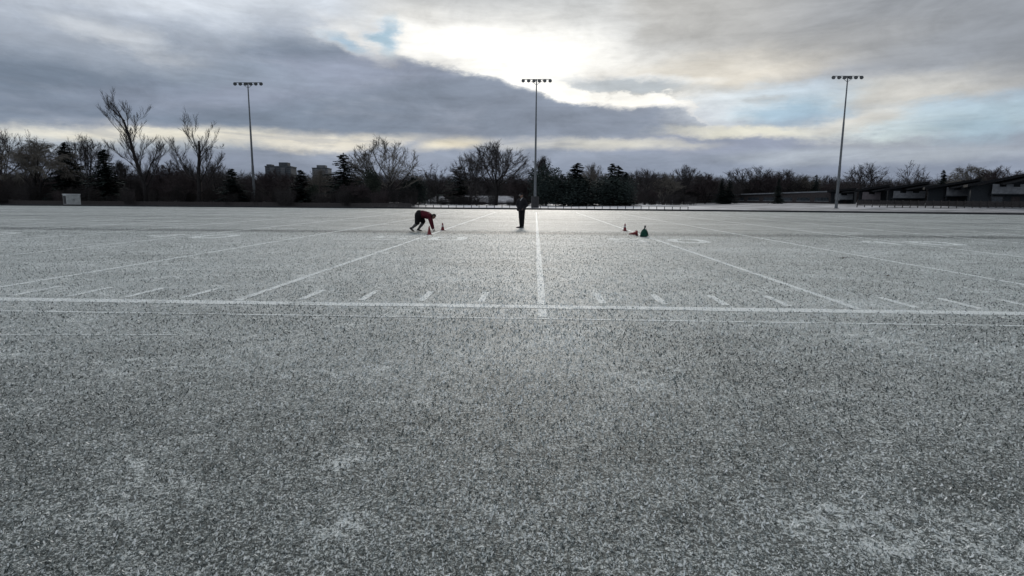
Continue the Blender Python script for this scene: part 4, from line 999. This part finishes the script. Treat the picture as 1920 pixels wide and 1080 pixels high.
def cloth(name, hulls, mat, parent, voxel=.012, smooth=8):
    "one continuous surface: each hull wraps a run of ellipsoids [(centre, radius or (rx, ry, rz)), ...] pairwise; all are fused"
    bm = bmesh.new()
    for h in hulls:
        for (c0, r0), (c1, r1) in zip(h, h[1:]):
            vs = []
            for c, r_ in ((c0, r0), (c1, r1)):
                r_ = r_ if hasattr(r_, '__len__') else (r_, r_, r_); vs += [bm.verts.new((c[0]+p.x*r_[0], c[1]+p.y*r_[1], c[2]+p.z*r_[2])) for p in ICO]
            q = bmesh.ops.convex_hull(bm, input=vs); bad = [g for g in set(q['geom_interior']+q['geom_unused']) if isinstance(g, bmesh.types.BMVert)]
            bmesh.ops.delete(bm, geom=bad, context='VERTS')
    me = bpy.data.meshes.new(name+'_cage'); bm.to_mesh(me); bm.free(); ob = bpy.data.objects.new(name+'_cage', me); COL.objects.link(ob)
    r_ = ob.modifiers.new('r', 'REMESH'); r_.mode = 'VOXEL'; r_.voxel_size = voxel; r_.use_smooth_shade = True
    q = ob.modifiers.new('s', 'SMOOTH'); q.factor = .5; q.iterations = smooth
    dg = bpy.context.evaluated_depsgraph_get(); dg.update(); res = bpy.data.meshes.new_from_object(ob.evaluated_get(dg))
    bpy.data.objects.remove(ob); bpy.data.meshes.remove(me); res.name = name; res.materials.clear(); res.materials.append(mat)
    if parent is None: return res
    return link(name, res, parent)
def shoe(name, heel, toe, mat, parent, w_=.045):
    heel, toe = Vector(heel), Vector(toe); d = toe-heel; up = Vector((0, 0, 1))
    pts = [heel+up*.045, heel+d*.35+up*.048, heel+d*.72+up*.036, toe+up*.026]
    return skinned(pts, chain(pts), [(w_*.85, .045), (w_*.9, .046), (w_, .034), (w_*.8, .024)], name, mat, parent, 2)

def crouching_person():
    g = Vector((gp(790, 434.0).x, gp(790, 434.0).y, 0)); k = g.y*1.0/FPX*1.005
    o = empty('person', (g.x, g.y, 0), 'person in a maroon top and black shorts, crouched on hands and feet facing right', 'person')
    X = lambda cx: (740+cx/12-790)*k                    # x to the right, y away, z up, in metres
    V3 = lambda cx, y, z: Vector((X(cx), y, z))
    hip, waist, chest, neck = V3(552, 0, .83), V3(640, 0, .83), V3(755, 0, .78), V3(815, 0, .75)
    hd = V3(882, -.01, .70)
    sh = [V3(790, .17, .76), V3(790, -.17, .75)]; el = [V3(822, .21, .44), V3(830, -.20, .42)]; wr = [V3(866, .21, .13), V3(872, -.18, .12)]
    hp = [V3(545, .10, .78), V3(545, -.10, .77)]
    kn = [V3(640, .12, .42), V3(520, -.12, .37)]; an = [V3(528, .12, .12), V3(408, -.12, .17)]
    he = [V3(505, .12, .04), V3(365, -.12, .12)]; to = [V3(592, .12, 0), V3(432, -.12, 0)]
    hulls = [[(hip, .12), (waist, (.12, .14, .11)), (chest, (.12, .16, .11)), (neck, .06), (hd-Vector((.05, 0, -.03)), .05)]]
    for i in (0, 1):
        hulls += [[(chest, .08), (sh[i], .06), (el[i], .042), (wr[i], .028)], [(hip, .1), (hp[i], .10), (kn[i], .06), (an[i], .04)]]
    meshes = [cloth('torso', hulls, M_SKIN, None)]
    hm, fr = head_meshes(hd, (.80, 0, -.60), (.60, 0, .80)); meshes += hm; join_meshes('body', meshes, M_SKIN, o)
    for i, th in ((0, -1), (1, 1)): join_meshes('glove', hand_meshes(wr[i], (.45, 0, -.9), (0, 1, 0), -.34, th), M_BLACK, o)
    shell('hair', fr, M_HAIR, o, lambda x, y, z: z > .25 or y < -.05 and z > -.5, 1.12); eyes(fr, o)
    jh = [[(waist-Vector((.03, 0, .03)), (.11, .19, .185)), (chest-Vector((.02, 0, .03)), (.14, .20, .175)), (V3(800, 0, .75), (.08, .13, .115)), (neck, .078)]]
    for i in (0, 1): jh += [[(chest+Vector((0, 0, .01)), .11), (sh[i], .095), (el[i], .068), (wr[i]-Vector((.015, 0, -.035)), .046)]]
    cloth('jersey', jh, M_MAROON, o, .011, 5)
    sh_ = [[(hip+Vector((.10, 0, 0)), (.06, .165, .15)), (hip, (.15, .185, .165))]]
    for i in (0, 1): sh_ += [[(hp[i], .165), (hp[i].lerp(kn[i], .55), .138), (hp[i].lerp(kn[i], .88), .125)]]
    cloth('shorts', sh_, M_CLOTHB, o, .012, 5)
    for i in (0, 1):
        cloth('legging', [[(kn[i], .076), (kn[i].lerp(an[i], .35), .078), (an[i], .052)]], M_SKINL, o, .01, 3)
        cloth('sock', [[(an[i]+(kn[i]-an[i]).normalized()*.09, .056), (an[i], .052), (he[i]+Vector((.02, 0, .03)), .045)]], M_BLACK, o, .01, 3)
        d = (to[i]-he[i]); cloth('shoe', [[(he[i]+Vector((0, 0, .035)), (.045, .042, .042)), (he[i]+d*.4+Vector((0, 0, .035)), (.05, .045, .045)), (he[i]+d*.75+Vector((0, 0, .03)), (.05, .05, .034)), (to[i]+Vector((0, 0, .024)), (.04, .042, .026))]], M_BLACK, o, .008, 3)
crouching_person()

def standing_person():
    g = gp(978, 427.5); o = empty('person', (g.x, g.y, 0), 'person in black jacket and trousers standing with hands in pockets near the centre line', 'person', rz=R(-16))
    v = lambda x, y, z: Vector((x, y, z))               # faces -y
    hd = v(-.01, -.03, 1.70); sh = [v(-.165, 0, 1.46), v(.165, 0, 1.46)]; el = [v(-.275, .06, 1.20), v(.275, .06, 1.20)]; wr = [v(-.16, -.10, 1.06), v(.16, -.10, 1.06)]
    hp = [v(-.085, 0, .93), v(.085, 0, .93)]; kn = [v(-.075, -.01, .51), v(.080, -.01, .51)]; an = [v(-.055, .01, .09), v(.065, .01, .09)]
    hulls = [[(v(0, 0, .96), (.14, .11, .1)), (v(0, 0, 1.12), (.12, .10, .1)), (v(0, 0, 1.34), (.15, .11, .1)), (v(0, 0, 1.50), .06), (hd-v(0, -.01, .08), .05)]]
    for i in (0, 1): hulls += [[(v(0, 0, 1.42), .08), (sh[i], .055), (el[i], .04), (wr[i], .028)], [(v(0, 0, .96), .1), (hp[i], .09), (kn[i], .055), (an[i], .036)]]
    meshes = [cloth('torso', hulls, M_SKIN, None)]
    hm, fr = head_meshes(hd, (-.62, -.78, -.10), (0, 0, 1)); meshes += hm
    for i, s_ in ((0, 1), (1, -1)): meshes += hand_meshes(wr[i], (s_*.55, -.25, -.75), (0, -1, 0), .12, 1)
    join_meshes('body', meshes, M_SKIN, o); eyes(fr, o)
    shell('cap', fr, M_CLOTHB, o, lambda x, y, z: z > .18 or (y < -.15 and z > -.25), 1.13, 0)
    c_, f_, u_, r_ = fr; b = MB(); vs = []
    for kk in range(9):
        a = -1.05+2.1*kk/8; vs += [c_+u_*.034+f_*math.cos(a)*.095+r_*math.sin(a)*.085, c_+u_*.026+f_*(math.cos(a)*.17)+r_*math.sin(a)*.09]
    vs2 = [q+u_*.006 for q in vs]; b.add(vs+vs2, [(2*q, 2*q+1, 2*q+3, 2*q+2) for q in range(8)]+[(18+2*q, 18+2*q+2, 18+2*q+3, 18+2*q+1) for q in range(8)]+[(2*q+1, 18+2*q+1, 18+2*q+3, 2*q+3) for q in range(8)])
    b.build('brim', M_PALE, o)
    jh = [[(v(0, 0, .93), (.185, .145, .05)), (v(0, 0, 1.12), (.175, .14, .09)), (v(0, 0, 1.32), (.19, .15, .10)), (v(0, 0, 1.45), (.13, .115, .075)), (v(0, .01, 1.55), (.078, .075, .035))]]
    for i in (0, 1): jh += [[(v(0, 0, 1.40), .11), (sh[i], .085), (el[i], .075), (wr[i]+v(0, .01, .01), .068), (wr[i]+v(0, -.02, -.09)*1.0, .085)]]
    cloth('jacket', jh, M_CLOTHN, o, .011, 5)
    cloth('hood', [[(v(-.07, .06, 1.56), .045), (v(0, .085, 1.575), .055), (v(.07, .06, 1.56), .045)]], M_CLOTHN, o, .01, 4)
    cloth('collar', [[(v(.05, -.055, 1.58), .020), (v(.01, -.095, 1.54), .024), (v(-.04, -.135, 1.44), .016)]], M_PALE, o, .007, 3)
    th = [[(v(0, 0, 1.0), (.155, .12, .06)), (v(0, 0, .90), (.165, .13, .08))]]
    for i in (0, 1): th += [[(hp[i], .105), (kn[i], .080), (an[i]+v(0, 0, .0), .062)]]
    cloth('trousers', th, M_CLOTHB, o, .011, 4)
    for i, tx in ((0, -.17), (1, -.03)):
        a = an[i]; t_ = v(a.x+tx, -.15, 0); h_ = v(a.x+.01, .06, 0); d = t_-h_
        cloth('shoe', [[(h_+v(0, 0, .04), (.042, .045, .042)), (h_+d*.4+v(0, 0, .042), (.046, .05, .045)), (h_+d*.75+v(0, 0, .032), (.05, .05, .034)), (t_+v(0, 0, .025), (.042, .042, .026))]], M_BLACK, o, .008, 3)
standing_person()
